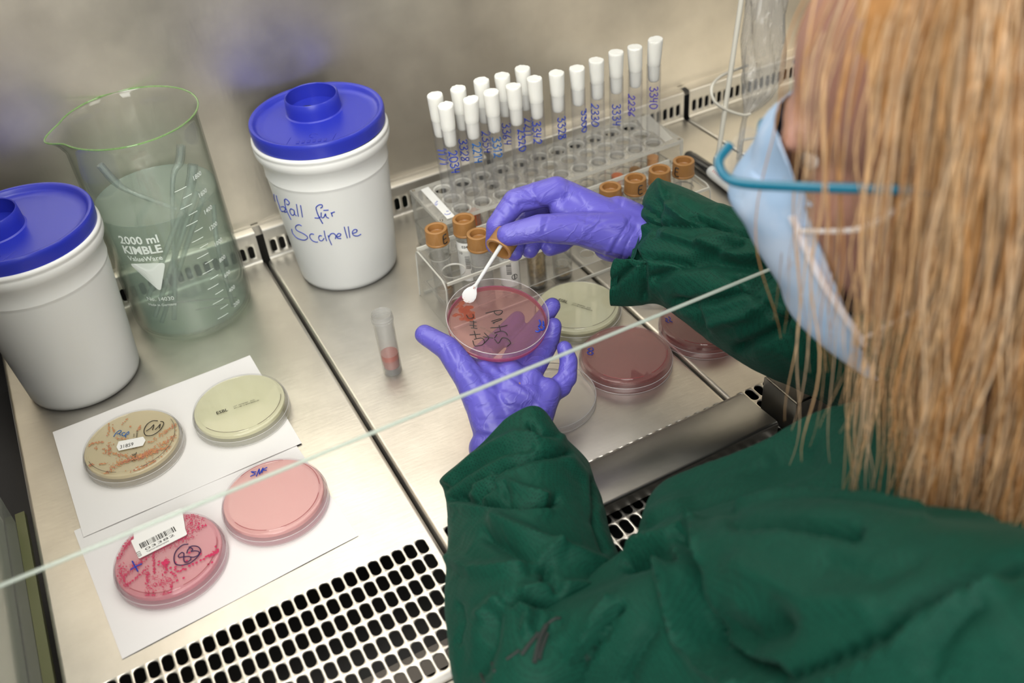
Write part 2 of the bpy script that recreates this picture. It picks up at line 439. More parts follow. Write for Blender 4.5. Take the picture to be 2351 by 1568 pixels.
def tray(i, label):
    x0, x1 = i*PITCH + .0024, (i+1)*PITCH - .0006
    bm = bmesh.new()
    nx, px = 27, .01045
    gx0 = i*PITCH + (.2853 - 26*.01045) - px/2; gx1 = gx0 + nx*px
    ny, py = 7, .01745
    gy1 = .0753 + py/2; gy0 = gy1 - ny*py
    to3 = lambda x, y, z: (x, y, z)
    for a in range(nx):
        for b in range(ny):
            slot_cell(bm, gx0 + a*px, gx0 + (a+1)*px, gy0 + b*py, gy0 + (b+1)*py, .0082, .0154, to3)
    R = .0035
    xl, xr, yf, yb = x0 + R, x1 - R, -.0385, .5565
    # plain parts of the top around the grille
    def quad(a, b, c, d): bm.faces.new([bm.verts.new(p) for p in (a, b, c, d)])
    def strip(xa, xb, ya, yb_, n=1):
        for k in range(n):
            t0, t1 = k/n, (k+1)/n
            quad((xa, ya+(yb_-ya)*t0, 0), (xb, ya+(yb_-ya)*t0, 0), (xb, ya+(yb_-ya)*t1, 0), (xa, ya+(yb_-ya)*t1, 0))
    strip(xl, xr, gy1, yb, 12)
    strip(xl, gx0, gy0, gy1); strip(gx1, xr, gy0, gy1)
    strip(xl, xr, yf, gy0)
    # rolled edges left, right and front
    for s, xe in ((-1, xl), (1, xr)):
        prev = (xe, 0)
        for k in range(1, 6):
            a = math.pi/2*k/5; cur = (xe + s*R*math.sin(a), -R + R*math.cos(a))
            q = [(prev[0], yf, prev[1]), (cur[0], yf, cur[1]), (cur[0], yb, cur[1]), (prev[0], yb, prev[1])]
            quad(*(q if s > 0 else q[::-1])); prev = cur
        q = [(prev[0], yf, prev[1]), (prev[0], yf, -.02), (prev[0], yb, -.02), (prev[0], yb, prev[1])]
        quad(*(q if s > 0 else q[::-1]))
    Rf = .006; prev = (yf, 0)
    for k in range(1, 7):
        a = math.pi/2*k/6; cur = (yf - Rf*math.sin(a), -Rf + Rf*math.cos(a))
        quad((x0, cur[0], cur[1]), (x1, cur[0], cur[1]), (x1, prev[0], prev[1]), (x0, prev[0], prev[1])); prev = cur
    quad((x0, prev[0], -.02), (x1, prev[0], -.02), (x1, prev[0], prev[1]), (x0, prev[0], prev[1]))
    bmesh.ops.remove_doubles(bm, verts=bm.verts[:], dist=.00004)
    root = obj('worktop_tray', bm, M['tray']); sharp(root, 50)
    tag(root, label, 'steel tray', 'steel trays of the worktop')
    # back upstand with one row of slots
    bm = bmesh.new()
    ux0, ux1 = i*PITCH + .006, (i+1)*PITCH - .0030
    n2 = 27; a0 = i*PITCH + .2860 - 26*.01045 - px/2; a1 = a0 + n2*px
    Y = .5600
    to3 = lambda x, z, d: (x, Y - d*-1 if False else Y + (-d if d < 0 else 0), z)
    for a in range(n2):
        slot_cell(bm, a0 + a*px, a0 + (a+1)*px, .0040, .0266, .0064, .0165, lambda x, z, d: (x, Y - d, z))
    def q2(xa, xb, za, zb): bm.faces.new([bm.verts.new(p) for p in ((xa, Y, za), (xb, Y, za), (xb, Y, zb), (xa, Y, zb))])
    q2(ux0, a0, .004, .0266); q2(a1, ux1, .004, .0266); q2(ux0, ux1, .0266, .0370)
    # fillet down to the tray and rounded lip back to the wall
    prof = [(Y, .004)] + [(Y - .0035*(1-math.cos(t)), .0036 - .0035*math.sin(t)) for t in (.3, .7, 1.1, 1.57)]
    for (ya, za), (yb_, zb) in zip(prof, prof[1:]):
        bm.faces.new([bm.verts.new(p) for p in ((ux0, yb_, zb), (ux1, yb_, zb), (ux1, ya, za), (ux0, ya, za))])
    prof = [(Y, .037), (Y+.0006, .0385), (Y+.002, .0395), (.577, .0412)]
    for (ya, za), (yb_, zb) in zip(prof, prof[1:]):
        bm.faces.new([bm.verts.new(p) for p in ((ux0, ya, za), (ux1, ya, za), (ux1, yb_, zb), (ux0, yb_, zb))])
    bmesh.ops.remove_doubles(bm, verts=bm.verts[:], dist=.00004)
    u = obj('upstand', bm, M['tray'], root); sharp(u, 50)
    u['label'] = 'slotted back upstand'
    return root
tray(0, 'left steel worktop tray carrying the papers and culture plates')
tray(1, 'steel worktop tray between the two long seams, under the gloved hands')
tray(2, 'steel worktop tray right of the second seam, beneath the green sleeve')
tray(3, 'farthest right steel worktop tray behind the white wire stand')

# sump below the slots
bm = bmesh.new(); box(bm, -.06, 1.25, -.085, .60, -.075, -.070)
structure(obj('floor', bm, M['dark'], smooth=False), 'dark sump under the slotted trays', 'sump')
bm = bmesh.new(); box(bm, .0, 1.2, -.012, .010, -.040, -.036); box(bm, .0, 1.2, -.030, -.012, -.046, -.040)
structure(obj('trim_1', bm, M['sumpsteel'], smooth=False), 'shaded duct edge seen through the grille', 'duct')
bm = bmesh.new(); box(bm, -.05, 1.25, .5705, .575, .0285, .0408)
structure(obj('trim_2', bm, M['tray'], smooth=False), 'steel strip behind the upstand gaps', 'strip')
bm = bmesh.new(); box(bm, -.06, 1.25, .5835, .5865, -.08, .0355)  # dark sheet added so that the upstand slots look black
structure(obj('trim_5', bm, M['dark'], smooth=False), 'dark sheet added behind the upstand slots', 'duct')
# front sill: rounded steel nose in front of the trays
bm = bmesh.new()
prof = [(-.0452, -.004), (-.0475, -.0015), (-.052, -.001), (-.085, -.006), (-.100, -.012), (-.108, -.022), (-.110, -.040), (-.110, -.20)]
vs = [[bm.verts.new((x, y, z)) for y, z in prof] for x in (-.06, 1.25)]
for k in range(len(prof)-1): bm.faces.new((vs[0][k], vs[1][k], vs[1][k+1], vs[0][k+1])[::-1])
o = obj('trim_3', bm, M['tray']); sharp(o, 50); structure(o, 'rounded steel front sill', 'sill')
# rear wall, with its cove towards the left wall
bm = bmesh.new()
box(bm, -.05, 1.30, .5765, .582, .036, .90)
structure(obj('wall_back', bm, M['wall'], smooth=False), 'brushed steel rear wall', 'wall')
bm = bmesh.new(); box(bm, -.035, -.030, .30, .5765, -.02, .90)
structure(obj('wall_left', bm, M['wall'], smooth=False), 'steel left wall', 'wall')
bm = bmesh.new(); box(bm, 1.27, 1.275, -.05, .5765, -.02, .90)
structure(obj('wall_right', bm, M['wall'], smooth=False), 'steel right wall', 'wall')
bm = bmesh.new(); box(bm, -.05, 1.30, .12, .582, .90, .905)
structure(obj('ceiling', bm, M['wall'], smooth=False), 'steel cabinet roof', 'roof')
# side window: pale glazed panel with a green lower edge
bm = bmesh.new(); box(bm, -.020, -.0112, -.11, .292, -.004, .60); bevel(bm, .001, 1)
structure(obj('window_2', bm, M['sideglass'], smooth=False), 'pale side window at the left edge', 'window')
bm = bmesh.new(); box(bm, -.0110, -.0030, -.11, .302, -.010, -.0035)
structure(obj('trim_4', bm, M['olive'], smooth=False), 'olive green glass edge beside the left tray', 'strip')
bm = bmesh.new(); box(bm, -.075, -.021, -.11, .30, -.004, .60)
structure(obj('wall_side', bm, pbr('side_panel_paint', (.80, .79, .72), .5), smooth=False), 'pale panel behind the side window', 'wall')

# front sash: leaning glass pane, lower edge 200 mm above the worktop
bm = bmesh.new()
zb, yb0, th, lean = .200, .0105, .0032, .10
def sv(x, t, k): return (x, yb0 + t*lean + k*th, zb + t - k*th*lean)
xs = (-.03, 1.27)
V = {(x, t, k): bm.verts.new(sv(x, t, k)) for x in xs for t in (0, .55) for k in (0, 1)}
a, b = xs
for q in (((a,0,0),(b,0,0),(b,.55,0),(a,.55,0)), ((a,0,1),(a,.55,1),(b,.55,1),(b,0,1)), ((a,0,0),(a,.55,0),(a,.55,1),(a,0,1)), ((b,0,0),(b,0,1),(b,.55,1),(b,.55,0)), ((a,.55,0),(b,.55,0),(b,.55,1),(a,.55,1))):
    bm.faces.new([V[k] for k in q])
f = bm.faces.new([V[k] for k in ((a,0,0),(a,0,1),(b,0,1),(b,0,0))]); f.material_index = 1
o = obj('window_1', bm, [M['pane'], M['paneedge']], smooth=False)
structure(o, 'clear glass front sash, its lower edge crossing the view', 'glass sash')
# polished ground edge of the pane, a slim rounded strip
bm = bmesh.new(); tube(bm, [(a, yb0+th*.5, zb), (b, yb0+th*.5, zb)], th*.42, 10)
e = obj('glass_edge', bm, M['paneedge'], o)
e['label'] = 'pale green polished lower edge of the pane'

# armrests standing on the grille
def armrest(x0, x1, yb_, yf, h, label, ends=True):
    bm = bmesh.new()
    R = .003
    top = [(yb_, .0006), (yb_-.001, .0022), (yb_-.006, h*.55), (yb_-.012, h*.80), (yf+R, h)]
    for k in range(1, 6):
        a = math.pi/2*k/5; top.append((yf + R - R*math.sin(a), h - R + R*math.cos(a)))
    top += [(yf, .0035), (yf+.0015, .0035), (yf+.0015, h-R-.001), (yf+.006, h-.0016), (yb_-.012, h*.80-.0016), (yb_-.006, h*.55-.0016)]
    A = [bm.verts.new((x0, y, z)) for y, z in top]; B = [bm.verts.new((x1, y, z)) for y, z in top]
    n = len(top)
    for k in range(n): bm.faces.new((A[k], A[(k+1) % n], B[(k+1) % n], B[k]))
    bm.faces.new(A[::-1]); bm.faces.new(B)
    bmesh.ops.recalc_face_normals(bm, faces=bm.faces[:])
    o = obj('armrest', bm, M['rest']); sharp(o, 35)
    for x in (x0 + .004, x1 - .010):
        bm = bmesh.new(); box(bm, x, x+.006, yf+.0016, yf+.008, .0002, h-.004)
        obj('foot', bm, M['rest'], o, smooth=False)
    return tag(o, label, 'armrest')
armrest(.327, .6045, .0805, .0205, .0175, 'long dark steel armrest bar lying on the front grille behind the forearm')
bm = bmesh.new(); box(bm, .6142, .86, .0120, .0545, .0006, .0415)
bmesh.ops.bevel(bm, geom=[e for e in bm.edges if all(v.co.z > .04 for v in e.verts)], offset=.0016, segments=3, affect='EDGES')
o = obj('armrest', bm, M['rest']); sharp(o, 35)
tag(o, 'taller dark steel armrest beyond the gap, half hidden by the green gown', 'armrest')
bm = bmesh.new(); box(bm, .6152, .6166, .0112, .0119, .0010, .0400); obj('end_seam', bm, M['sumpsteel'], o, smooth=False)
# ------------------------------------------------------------------ waste buckets
def bucket_r(z):
    P = [(0, .0515), (.004, .0552), (.150, .0665), (.158, .0712), (.168, .0718), (.2, .0718)]
    for (a, ra), (b, rb) in zip(P, P[1:]):
        if z <= b: return ra + (rb-ra)*(z-a)/(b-a)
    return P[-1][1]
def on_round(u, v, cx, cy, rf, off=.0002):
    d = ray(u, v); s = .3; best = None
    while s < 2.2:
        p = CAM_LOC + d*s
        g = math.hypot(p.x-cx, p.y-cy) - rf(p.z)
        if g < 0 and 0 < p.z < .3:
            lo, hi = s-.002, s
            for _ in range(12):
                m = (lo+hi)/2; p = CAM_LOC + d*m
                if math.hypot(p.x-cx, p.y-cy) - rf(p.z) < 0: hi = m
                else: lo = m
            p = CAM_LOC + d*hi
            n = Vector((p.x-cx, p.y-cy, 0)).normalized()
            return p + n*off
        s += .002
    return None
def bucket(x, y, label, tilt, port, spin, lift):
    root = thing('waste_bucket', label, 'bucket', (x, y, 0), group=None)
    bm = bmesh.new()
    lathe(bm, [(0, .003), (.049, .003), (.0515, .0), (.0545, .0018), (.0556, .006), (.0558, .009), (.0600, .064), (.0650, .1295), (.0652, .1320), (.0659, .1335), (.0659, .1345), (.0655, .1355), (.0662, .150),
               (.0700, .1555), (.0714, .1590), (.0718, .1625), (.0714, .1650), (.0708, .1665), (.0718, .1680), (.0716, .1705), (.0700, .1718), (.0675, .1715), (.0660, .168), (.0645, .150), (.0530, .006), (0, .005)], 96)
    body = obj('bucket_body', bm, M['white'], root); sharp(body, 60)
    bm = bmesh.new()   # black disc painting in the shade of the gap between rim and lid
    lathe(bm, [(0, .160), (.063, .160), (.0655, .166), (.0655, .1735), (0, .1735)], 64)
    if lift: obj('gap_shade', bm, M['dark'], root)
    else: bm.free()
    lid = thing('lid', '', '', (0, 0, .1735 + lift)); lid.parent = root
    del lid['label']; del lid['category']
    lid.rotation_euler = tilt
    bm = bmesh.new()
    lathe(bm, [(.0662, -.002), (.0692, -.003), (.0702, .0085), (.0698, .0115), (.0690, .0128), (.0668, .0128), (.0650, .0115), (.0640, .0085), (.0615, .0062), (.055, .0056), (0, .0056)], 96)
    lathe(bm, [(.0662, -.002), (.066, .004), (0, .004)], 96)
    o = obj('lid_disc', bm, M['blue'], lid); sharp(o, 50)
    bm = bmesh.new()
    px, py = port
    lathe(bm, [(.0305, .0056), (.0290, .0066), (.0285, .0140), (.0278, .0225), (.0270, .0235), (.0262, .0228), (.0268, .0145), (.0270, .0075), (0, .0075)], 64, cx=px, cy=py)
    o = obj('port_ring', bm, M['blue'], lid); sharp(o, 50)
    o['label'] = 'raised blue port ring with torn openings'
    # two torn openings and a bar in the port
    rnd = random.Random(5)
    bm = bmesh.new()
    for k, (hx, hy, a, b) in enumerate(((-.008, .004, .0055, .0035), (.0075, .0035, .0075, .0030))):
        vs = []
        for i in range(26):
            t = 2*math.pi*i/26; q = 1 + .18*rnd.uniform(-1, 1)*(1 if k else .4)
            X, Y = hx + a*q*math.cos(t), hy + b*q*math.sin(t)
            c, s = math.cos(spin), math.sin(spin)
            vs.append(bm.verts.new((px + X*c - Y*s, py + X*s + Y*c, .0077)))
        bm.faces.new(vs)
    obj('opening', bm, M['dark'], lid, smooth=False)
    bm = bmesh.new()
    c, s = math.cos(spin), math.sin(spin)
    for (x0, x1, y0, y1) in ((-.014, .012, -.0105, -.0085), (-.004, .006, -.0065, -.0045)):
        v, f = box(bm, x0, x1, y0, y1, .0075, .0090)
        for q in v:
            X, Y = q.co.x, q.co.y; q.co = Vector((px + X*c - Y*s, py + X*s + Y*c, q.co.z))
    # raised bars of the worn moulded lettering
    for k in range(6):
        v, f = box(bm, -.016 + k*.0055, -.013 + k*.0055, -.050, -.0445, .0055, .0060)
        for q in v:
            X, Y = q.co.x, q.co.y; q.co = Vector((X*c - Y*s, X*s + Y*c, q.co.z))
    tube(bm, [Vector((.004*math.cos(t), -.036 + .004*math.sin(t), 0)).xyz @ Matrix.Rotation(-spin, 3, 'Z') + Vector((0, 0, .0058)) for t in [i*2*math.pi/14 for i in range(12)]], .0003, 5)
    for a in (-.026, .020):
        tube(bm, [Vector((a, -.052, 0)) @ Matrix.Rotation(-spin, 3, 'Z') + Vector((0, 0, .0057)), Vector((a+.003, -.036, 0)) @ Matrix.Rotation(-spin, 3, 'Z') + Vector((0, 0, .0057))], .0003, 5)
    obj('moulded_relief', bm, M['embossblue'], lid, smooth=False)['kind'] = 'stuff'
    return root, lid
def strokes_on(name, paths, mapf, r, mat, parent, n=5, k=4):
    bm = bmesh.new()
    inv = parent.matrix_world.inverted() if parent else Matrix()
    for s in paths:
        pts = catmull([Vector((a, b, 0)) for a, b in s], k)
        q = [mapf(p.x, p.y) for p in pts]; q = [p for p in q if p is not None]
        if len(q) > 1: tube(bm, q, r, n)
    if parent:
        bpy.context.view_layer.update(); inv = parent.matrix_world.inverted()
        bm.transform(inv)
    return obj(name, bm, mat, parent)
RB = (.3803, .4960)
rb, _ = bucket(*RB, 'white plastic waste bucket with blue lid, handwritten in blue ink, standing at the rear wall', (.018, -.014, 0), (.004, .021), -.45, .0030)
LB = (.0770, .4620)
lb, _ = bucket(*LB, 'white plastic bucket with blue lid and no writing, cut by the left edge', (0, 0, 0), (-.020, .010), -.7, .0)
def cc(path, s=6.032, ox=590, oy=340): return [(ox + a/s, oy + b/s) for a, b in path]
HW = [[(238,640),(245,690),(262,755)], [(270,655),(285,720),(310,790),(325,840)], [(250,735),(290,738)],
 [(310,790),(330,850),(350,875),(385,870),(395,835),(370,810),(335,815)],
 [(385,745),(383,715),(405,705),(440,735),(450,760),(435,785),(410,770)], [(388,720),(390,780),(410,850),(440,920),(475,990)], [(385,888),(425,880)],
 [(500,850),(470,840),(458,870),(480,920),(510,925),(522,890),(510,850)], [(512,850),(525,910),(550,940)],
 [(548,775),(575,945)], [(605,790),(632,955)],
 [(880,830),(905,812),(900,785),(860,785),(822,815),(822,850),(845,920),(880,990),(912,1045)], [(800,965),(850,968),(880,950)],
 [(890,890),(890,940),(905,965),(930,950),(945,910)], [(950,905),(960,950),(995,970)], [(920,862),(992,857)],
 [(1025,890),(1045,945)], [(1030,910),(1050,890),(1078,883)],
 [(620,1078),(590,1060),(550,1070),(535,1100),(560,1140),(640,1180),(700,1225),(690,1260),(640,1272),(560,1245),(500,1180),(483,1118)],
 [(790,1195),(760,1185),(735,1200),(735,1235),(770,1280),(820,1300),(845,1298)],
 [(900,1215),(870,1210),(855,1240),(870,1275),(905,1280),(930,1245)], [(930,1140),(945,1220),(965,1285)],
 [(985,1205),(1000,1260),(1035,1340)], [(995,1235),(1020,1190),(1060,1180),(1090,1210),(1085,1255)],
 [(1105,1230),(1150,1215),(1160,1190),(1130,1180),(1105,1210),(1115,1245),(1165,1250)],
 [(1207,1088),(1225,1160),(1250,1245)], [(1262,1083),(1285,1240)],
 [(1320,1180),(1370,1165),(1385,1135),(1350,1125),(1320,1160),(1335,1205),(1390,1215),(1440,1190)]]
bpy.context.view_layer.update()
o = strokes_on('handwriting', [cc(p) for p in HW], lambda u, v: on_round(u, v, RB[0], RB[1], bucket_r), .00062, M['blueink'], rb)
o['label'] = 'blue handwriting reading Abfall fuer Scalpelle'

# ------------------------------------------------------------------ beaker
BX, BY = .2046, .5112
BR = .0630
root = thing('beaker', 'large graduated glass beaker of mint green liquid between the two buckets', 'beaker', (BX, BY, 0))
def beaker_shell():
    bm = bmesh.new(); n = 112
    prof = [(.050, .0006), (.058, .0022), (.0618, .007), (.0630, .013), (.0630, .215), (.0636, .224), (.0652, .2295), (.0668, .2315)]
    inn = [(.0650, .2312), (.0634, .2290), (.0618, .223), (.0612, .215), (.0612, .014), (.0598, .0085), (.056, .0055), (.048, .0045)]
    sa = math.atan2(.5148-BY, .130-BX)      # spout direction, to the left
    def spout(r, z, a):
        d = (a - sa + math.pi) % (2*math.pi) - math.pi
        w = max(0, 1 - abs(d)/.42)**2 * (3 - 2*max(0, 1-abs(d)/.42))
        k = max(0, (z-.205)/.026)
        return r + .0115*w*k*k, z - .003*w*k
    rings = []
    for r, z in prof + inn:
        R_ = []
        for i in range(n):
            a = 2*math.pi*i/n; rr, zz = spout(r, z, a); R_.append(bm.verts.new((rr*math.cos(a), rr*math.sin(a), zz)))
        rings.append(R_)
    for A, B in zip(rings, rings[1:]):
        for i in range(n): bm.faces.new((A[i], A[(i+1) % n], B[(i+1) % n], B[i]))
    bm.faces.new(rings[0][::-1]); bm.faces.new(rings[-1])
    rim = []
    for i in range(n+1):
        a = 2*math.pi*i/n; rr, zz = spout(.0661, .2315, a); rim.append(Vector((rr*math.cos(a), rr*math.sin(a), zz)))
    return bm, rim
bm, rim = beaker_shell()
obj('glass_wall', bm, M['glass'], root)
bm = bmesh.new(); tube(bm, rim, .0009, 8, caps=False); obj('rim', bm, M['greenrim'], root)['label'] = 'thick green tinted rim with pouring spout'
# liquid: clear green water held in a closed body
m, nt, out = newmat('mint_green_liquid')
tr = nt.nodes.new('ShaderNodeBsdfTransparent'); tr.inputs[0].default_value = (.95, .99, .97, 1)
tl = nt.nodes.new('ShaderNodeBsdfTranslucent'); tl.inputs[0].default_value = (.84, 1.0, .91, 1)
gl = nt.nodes.new('ShaderNodeBsdfGlossy'); gl.inputs['Roughness'].default_value = .03
fr = schlick(nt, .02, 1.0)
m1 = nt.nodes.new('ShaderNodeMixShader'); m1.inputs[0].default_value = .5
m2 = nt.nodes.new('ShaderNodeMixShader'); m2.inputs[0].default_value = .26
m3 = nt.nodes.new('ShaderNodeMixShader')
L = nt.links
df = nt.nodes.new('ShaderNodeBsdfDiffuse'); df.inputs[0].default_value = (.84, 1.0, .91, 1)
L.new(tl.outputs[0], m1.inputs[1]); L.new(df.outputs[0], m1.inputs[2]); L.new(tr.outputs[0], m2.inputs[1]); L.new(m1.outputs[0], m2.inputs[2])
L.new(fr.outputs[0], m3.inputs[0]); L.new(m2.outputs[0], m3.inputs[1]); L.new(gl.outputs[0], m3.inputs[2]); L.new(m3.outputs[0], out.inputs[0])
va = nt.nodes.new('ShaderNodeVolumeAbsorption'); va.inputs[0].default_value = (.45, .88, .66, 1); va.inputs[1].default_value = .6
L.new(va.outputs[0], out.inputs[1])
M['liquid'] = m
bm = bmesh.new()
lathe(bm, [(0, .0062), (.047, .0062), (.0555, .0075), (.0590, .0105), (.0605, .016), (.0607, .1462), (.0602, .1452), (.058, .1448), (0, .1448)], 96)
obj('liquid', bm, m, root)
# printing wrapped on the outside of the beaker
def wrap_text(body, size, ang, z, r=BR+.0002, bold=0.0, centre=True):
    me = mesh_text(body, size, .00002, bold)
    xs = [v.co.x for v in me.vertices]
    w = max(xs) if centre else 0
    for v in me.vertices:
        a = ang + (v.co.x - w/2)/r; rr = r + v.co.z
        v.co = Vector((rr*math.cos(a), rr*math.sin(a), z + v.co.y))
    return me
bm = bmesh.new()
A0 = math.radians(-122)
for body, size, z, b in (('2000 ml', .0125, .1275, .0003), ('KIMBLE', .0125, .1160, .0004), ('ValueWare', .0078, .1075, .0001), ('No. 14030', .0068, .0585, 0.0), ('Made in Germany', .0042, .0520, 0.0)):
    me = wrap_text(body, size, A0, z, bold=b); bm.from_mesh(me); bpy.data.meshes.remove(me)
# rounded white triangle, point downwards
tri = [(-.019, .104), (.019, .104), (.004, .070)]
pts = []
for i, (x, z) in enumerate(tri):
    p0 = Vector(tri[i-1]); p1 = Vector((x, z)); p2 = Vector(tri[(i+1) % 3])
    a = p1 + (p0-p1).normalized()*.005; b = p1 + (p2-p1).normalized()*.005
    for k in range(5):
        t = k/4; pts.append(a*(1-t)**2 + p1*2*t*(1-t) + b*t*t)
cen = sum(pts, Vector((0, 0)))/len(pts)
def wr(p):
    a = A0 + p.x/BR; return ((BR+.0003)*math.cos(a), (BR+.0003)*math.sin(a), p.y)
rings = []
for s in (0.001, .25, .5, .75, 1):
    rings.append([bm.verts.new(wr(cen + (p-cen)*s)) for p in pts])
for A, B in zip(rings, rings[1:]):
    for i in range(len(pts)): bm.faces.new((A[i], A[(i+1) % len(pts)], B[(i+1) % len(pts)], B[i]))
obj('brand_print', bm, M['whiteprint'], root, smooth=False)['label'] = 'white print reading 2000 ml KIMBLE ValueWare above a triangle'
bm = bmesh.new()
A1 = math.radians(-61)
for k in range(2, 19):
    z = .0200 + (k*100-200)/200*.0192
    L_ = .013 if k % 2 == 0 else .010
    off = .004 if k % 2 == 0 else .001
    pts = [((BR+.0003)*math.cos(A1 - (off+L_*(1-t))/BR - .02), (BR+.0003)*math.sin(A1 - (off+L_*(1-t))/BR - .02), z) for t in (0, .25, .5, .75, 1)]
    tube(bm, pts, .00028, 4)
    if k % 2 == 0:
        me = wrap_text(str(k*100), .0066, A1 + .004/BR, z+.001, centre=False, bold=.0001); bm.from_mesh(me); bpy.data.meshes.remove(me)
obj('graduation_scale', bm, M['whiteprint'], root, smooth=False)['label'] = 'white scale from 200 to 1800'

# glassware soaking in the beaker
def rodthing(label, path, radii, kind='glass_pipette', hollow=True):
    bm = bmesh.new()
    P = catmull(path, 5)
    n = len(P); rs = []
    for i in range(n):
        t = i/(n-1)*(len(radii)-1); k = min(int(t), len(radii)-2); rs.append(radii[k] + (radii[k+1]-radii[k])*(t-k))
    tube(bm, P, rs, 14)
    if hollow: tube(bm, P, [r*.62 for r in rs], 10, caps=True)
    o = obj(kind, bm, M['rod'])
    return tag(o, label, 'glass pipette', 'glass pipettes soaking in the beaker')
def bk(u, v, y): return aty(u, v, y)
rodthing('short glass pipette leaning left in the beaker, its blunt end above the liquid', [bk(229,378,.512), bk(262,415,.510), bk(300,440,.508), (.218, .498, .130)], [.0036, .0042, .0026, .0022])
rodthing('glass pipette standing highest out of the beaker liquid near its centre', [bk(416,334,.508), bk(412,372,.507), bk(396,420,.503), (.196, .484, .075)], [.0044, .0045, .0024, .0021])
rodthing('glass tube with a ribbed screw neck at the right of the beaker', [bk(443,378,.515), bk(437,425,.512), bk(405,560,.500), (.178, .478, .018)], [.0052, .0052, .0030, .0026])
for k, (a, b, y0, y1) in enumerate((((452,440),(346,735),.500,.480), ((466,452),(372,742),.505,.490), ((430,452),(322,700),.492,.478))):
    p0 = bk(*a, y0); p1 = Vector((bk(*b, y1)))
    p1.z = max(p1.z, .012)
    d = Vector((p1.x-BX, p1.y-BY)); 
    if d.length > .052: d = d.normalized()*.052; p1.x, p1.y = BX+d.x, BY+d.y
    rodthing(['first', 'middle', 'lowest'][k] + ' of three slim glass pipettes slanting down through the beaker liquid', [p0, (p0+p1)/2 + Vector((0, .001, 0)), p1], [.0030, .0028, .0024])
p0 = bk(490, 470, .500); rodthing('upright slim glass pipette close to the right beaker wall', [p0, (.243, .478, .08), (.240, .474, .013)], [.0026, .0026, .0024])
def plank(label, a, b, w, th):
    bm = bmesh.new(); a, b = Vector(a), Vector(b); d = (b-a).normalized(); s = d.cross(Vector((0, .45, .9))).normalized(); n = d.cross(s)
    V = [bm.verts.new(a*(1-t) + b*t + s*i*w/2 + n*j*th/2) for t in (0, 1) for i in (-1, 1) for j in (-1, 1)]
    for q in ((0,1,3,2),(4,6,7,5),(0,4,5,1),(2,3,7,6),(0,2,6,4),(1,5,7,3)): bm.faces.new([V[i] for i in q])
    bevel(bm, .0006, 1)
    o = obj('glass_slide', bm, M['frost'])
    tag(o, label, 'glass slide', 'glass slides at the bottom of the beaker')
plank('longer frosted glass slide lying across the bottom of the beaker', (.182, .486, .034), (.246, .487, .0135), .013, .0012)
plank('shorter frosted glass slide leaning near the bottom of the beaker', (.206, .470, .0255), (.229, .488, .0095), .015, .0012)

# ------------------------------------------------------------------ papers
def sheet(label, x, y, a, w, h, z, name='paper_sheet'):
    bm = bmesh.new(); nx, ny = 14, 10
    c, s = math.cos(a), math.sin(a); g = []
    for j in range(ny+1):
        row = []
        for i in range(nx+1):
            X, Y = w*i/nx, h*j/ny
            zz = z + .0004*math.sin(i*.7+j*.3)*(.5+.5*math.sin(j*.9)) + .0003
            row.append(bm.verts.new((x + X*c - Y*s, y + X*s + Y*c, zz)))
        g.append(row)
    for j in range(ny):
        for i in range(nx): bm.faces.new((g[j][i], g[j][i+1], g[j+1][i+1], g[j+1][i]))
    r = bmesh.ops.extrude_face_region(bm, geom=bm.faces[:])
    for v in r['geom']:
        if isinstance(v, bmesh.types.BMVert): v.co.z -= .00015
    bmesh.ops.recalc_face_normals(bm, faces=bm.faces[:])
    return tag(obj(name, bm, M['paper']), label, 'paper', 'paper sheets on the left tray')
sheet('white paper sheet nearest the grille, under the two pink culture plates', .04654, .09624, .08383, .198, .153, .0003)
sheet('upper white paper sheet under the two yellowish culture plates', .04014, .23589, .03364, .198, .153, .0013)
PZ = .0024

# ------------------------------------------------------------------ culture plates
def dish_parts(root, agar_mat, mtx=Matrix(), upside=True, clearmat='dishclear', lid=True, ag_r=.0425, empty=False):
    """local frame: the plate lies on z = 0.  upside: base on top of its lid, agar hanging under the top face"""
    C = M[clearmat]
    if lid:
        bm = bmesh.new()
        lathe(bm, [(0, .0002), (.0440, .0002), (.0452, .0010), (.0455, .0030), (.0455, .0072), (.0450, .0076), (.0444, .0072), (.0443, .0018), (.0430, .0012), (0, .0012)], 72)
        bm.transform(mtx); ld = obj('dish_lid', bm, C, root)
        bm = bmesh.new(); tube(bm, [(.0453*math.cos(2*math.pi*k/64), .0453*math.sin(2*math.pi*k/64), .0075) for k in range(65)], .00032, 6, caps=False)
        tube(bm, [(.0452*math.cos(2*math.pi*k/64), .0452*math.sin(2*math.pi*k/64), .0006) for k in range(65)], .00028, 6, caps=False)
        bm.transform(mtx); rm = obj('lid_rim', bm, M['dishrim'], ld)
    if upside:
        bm = bmesh.new()
        lathe(bm, [(0, .0142), (.0385, .0142), (.0392, .0150), (.0400, .0152), (.0406, .0144), (.0428, .0142), (.0438, .0134), (.0440, .0016), (.0434, .0014), (.0430, .0020), (.0428, .0130), (0, .0132)], 72)
        bm.transform(mtx); obj('dish_base', bm, C, root)
        if not empty:
            bm = bmesh.new()
            lathe(bm, [(0, .0130), (ag_r-.0005, .0130), (ag_r, .0125), (ag_r, .0092), (ag_r-.0008, .0085), (0, .0088)], 72)
            bm.transform(mtx); obj('agar', bm, agar_mat, root)
def plate_frame(x, y, z=0): return Matrix.Translation((x, y, z))
def ledge_marks(root, mtx, arcs, mat, z=.01525, r=.0396):
    bm = bmesh.new()
    for a0, a1 in arcs:
        tube(bm, [mtx @ Vector((r*math.cos(math.radians(a0 + (a1-a0)*k/24)), r*math.sin(math.radians(a0 + (a1-a0)*k/24)), z)) for k in range(25)], .00022, 5)
    o = obj('ledge_ring', bm, mat, root)
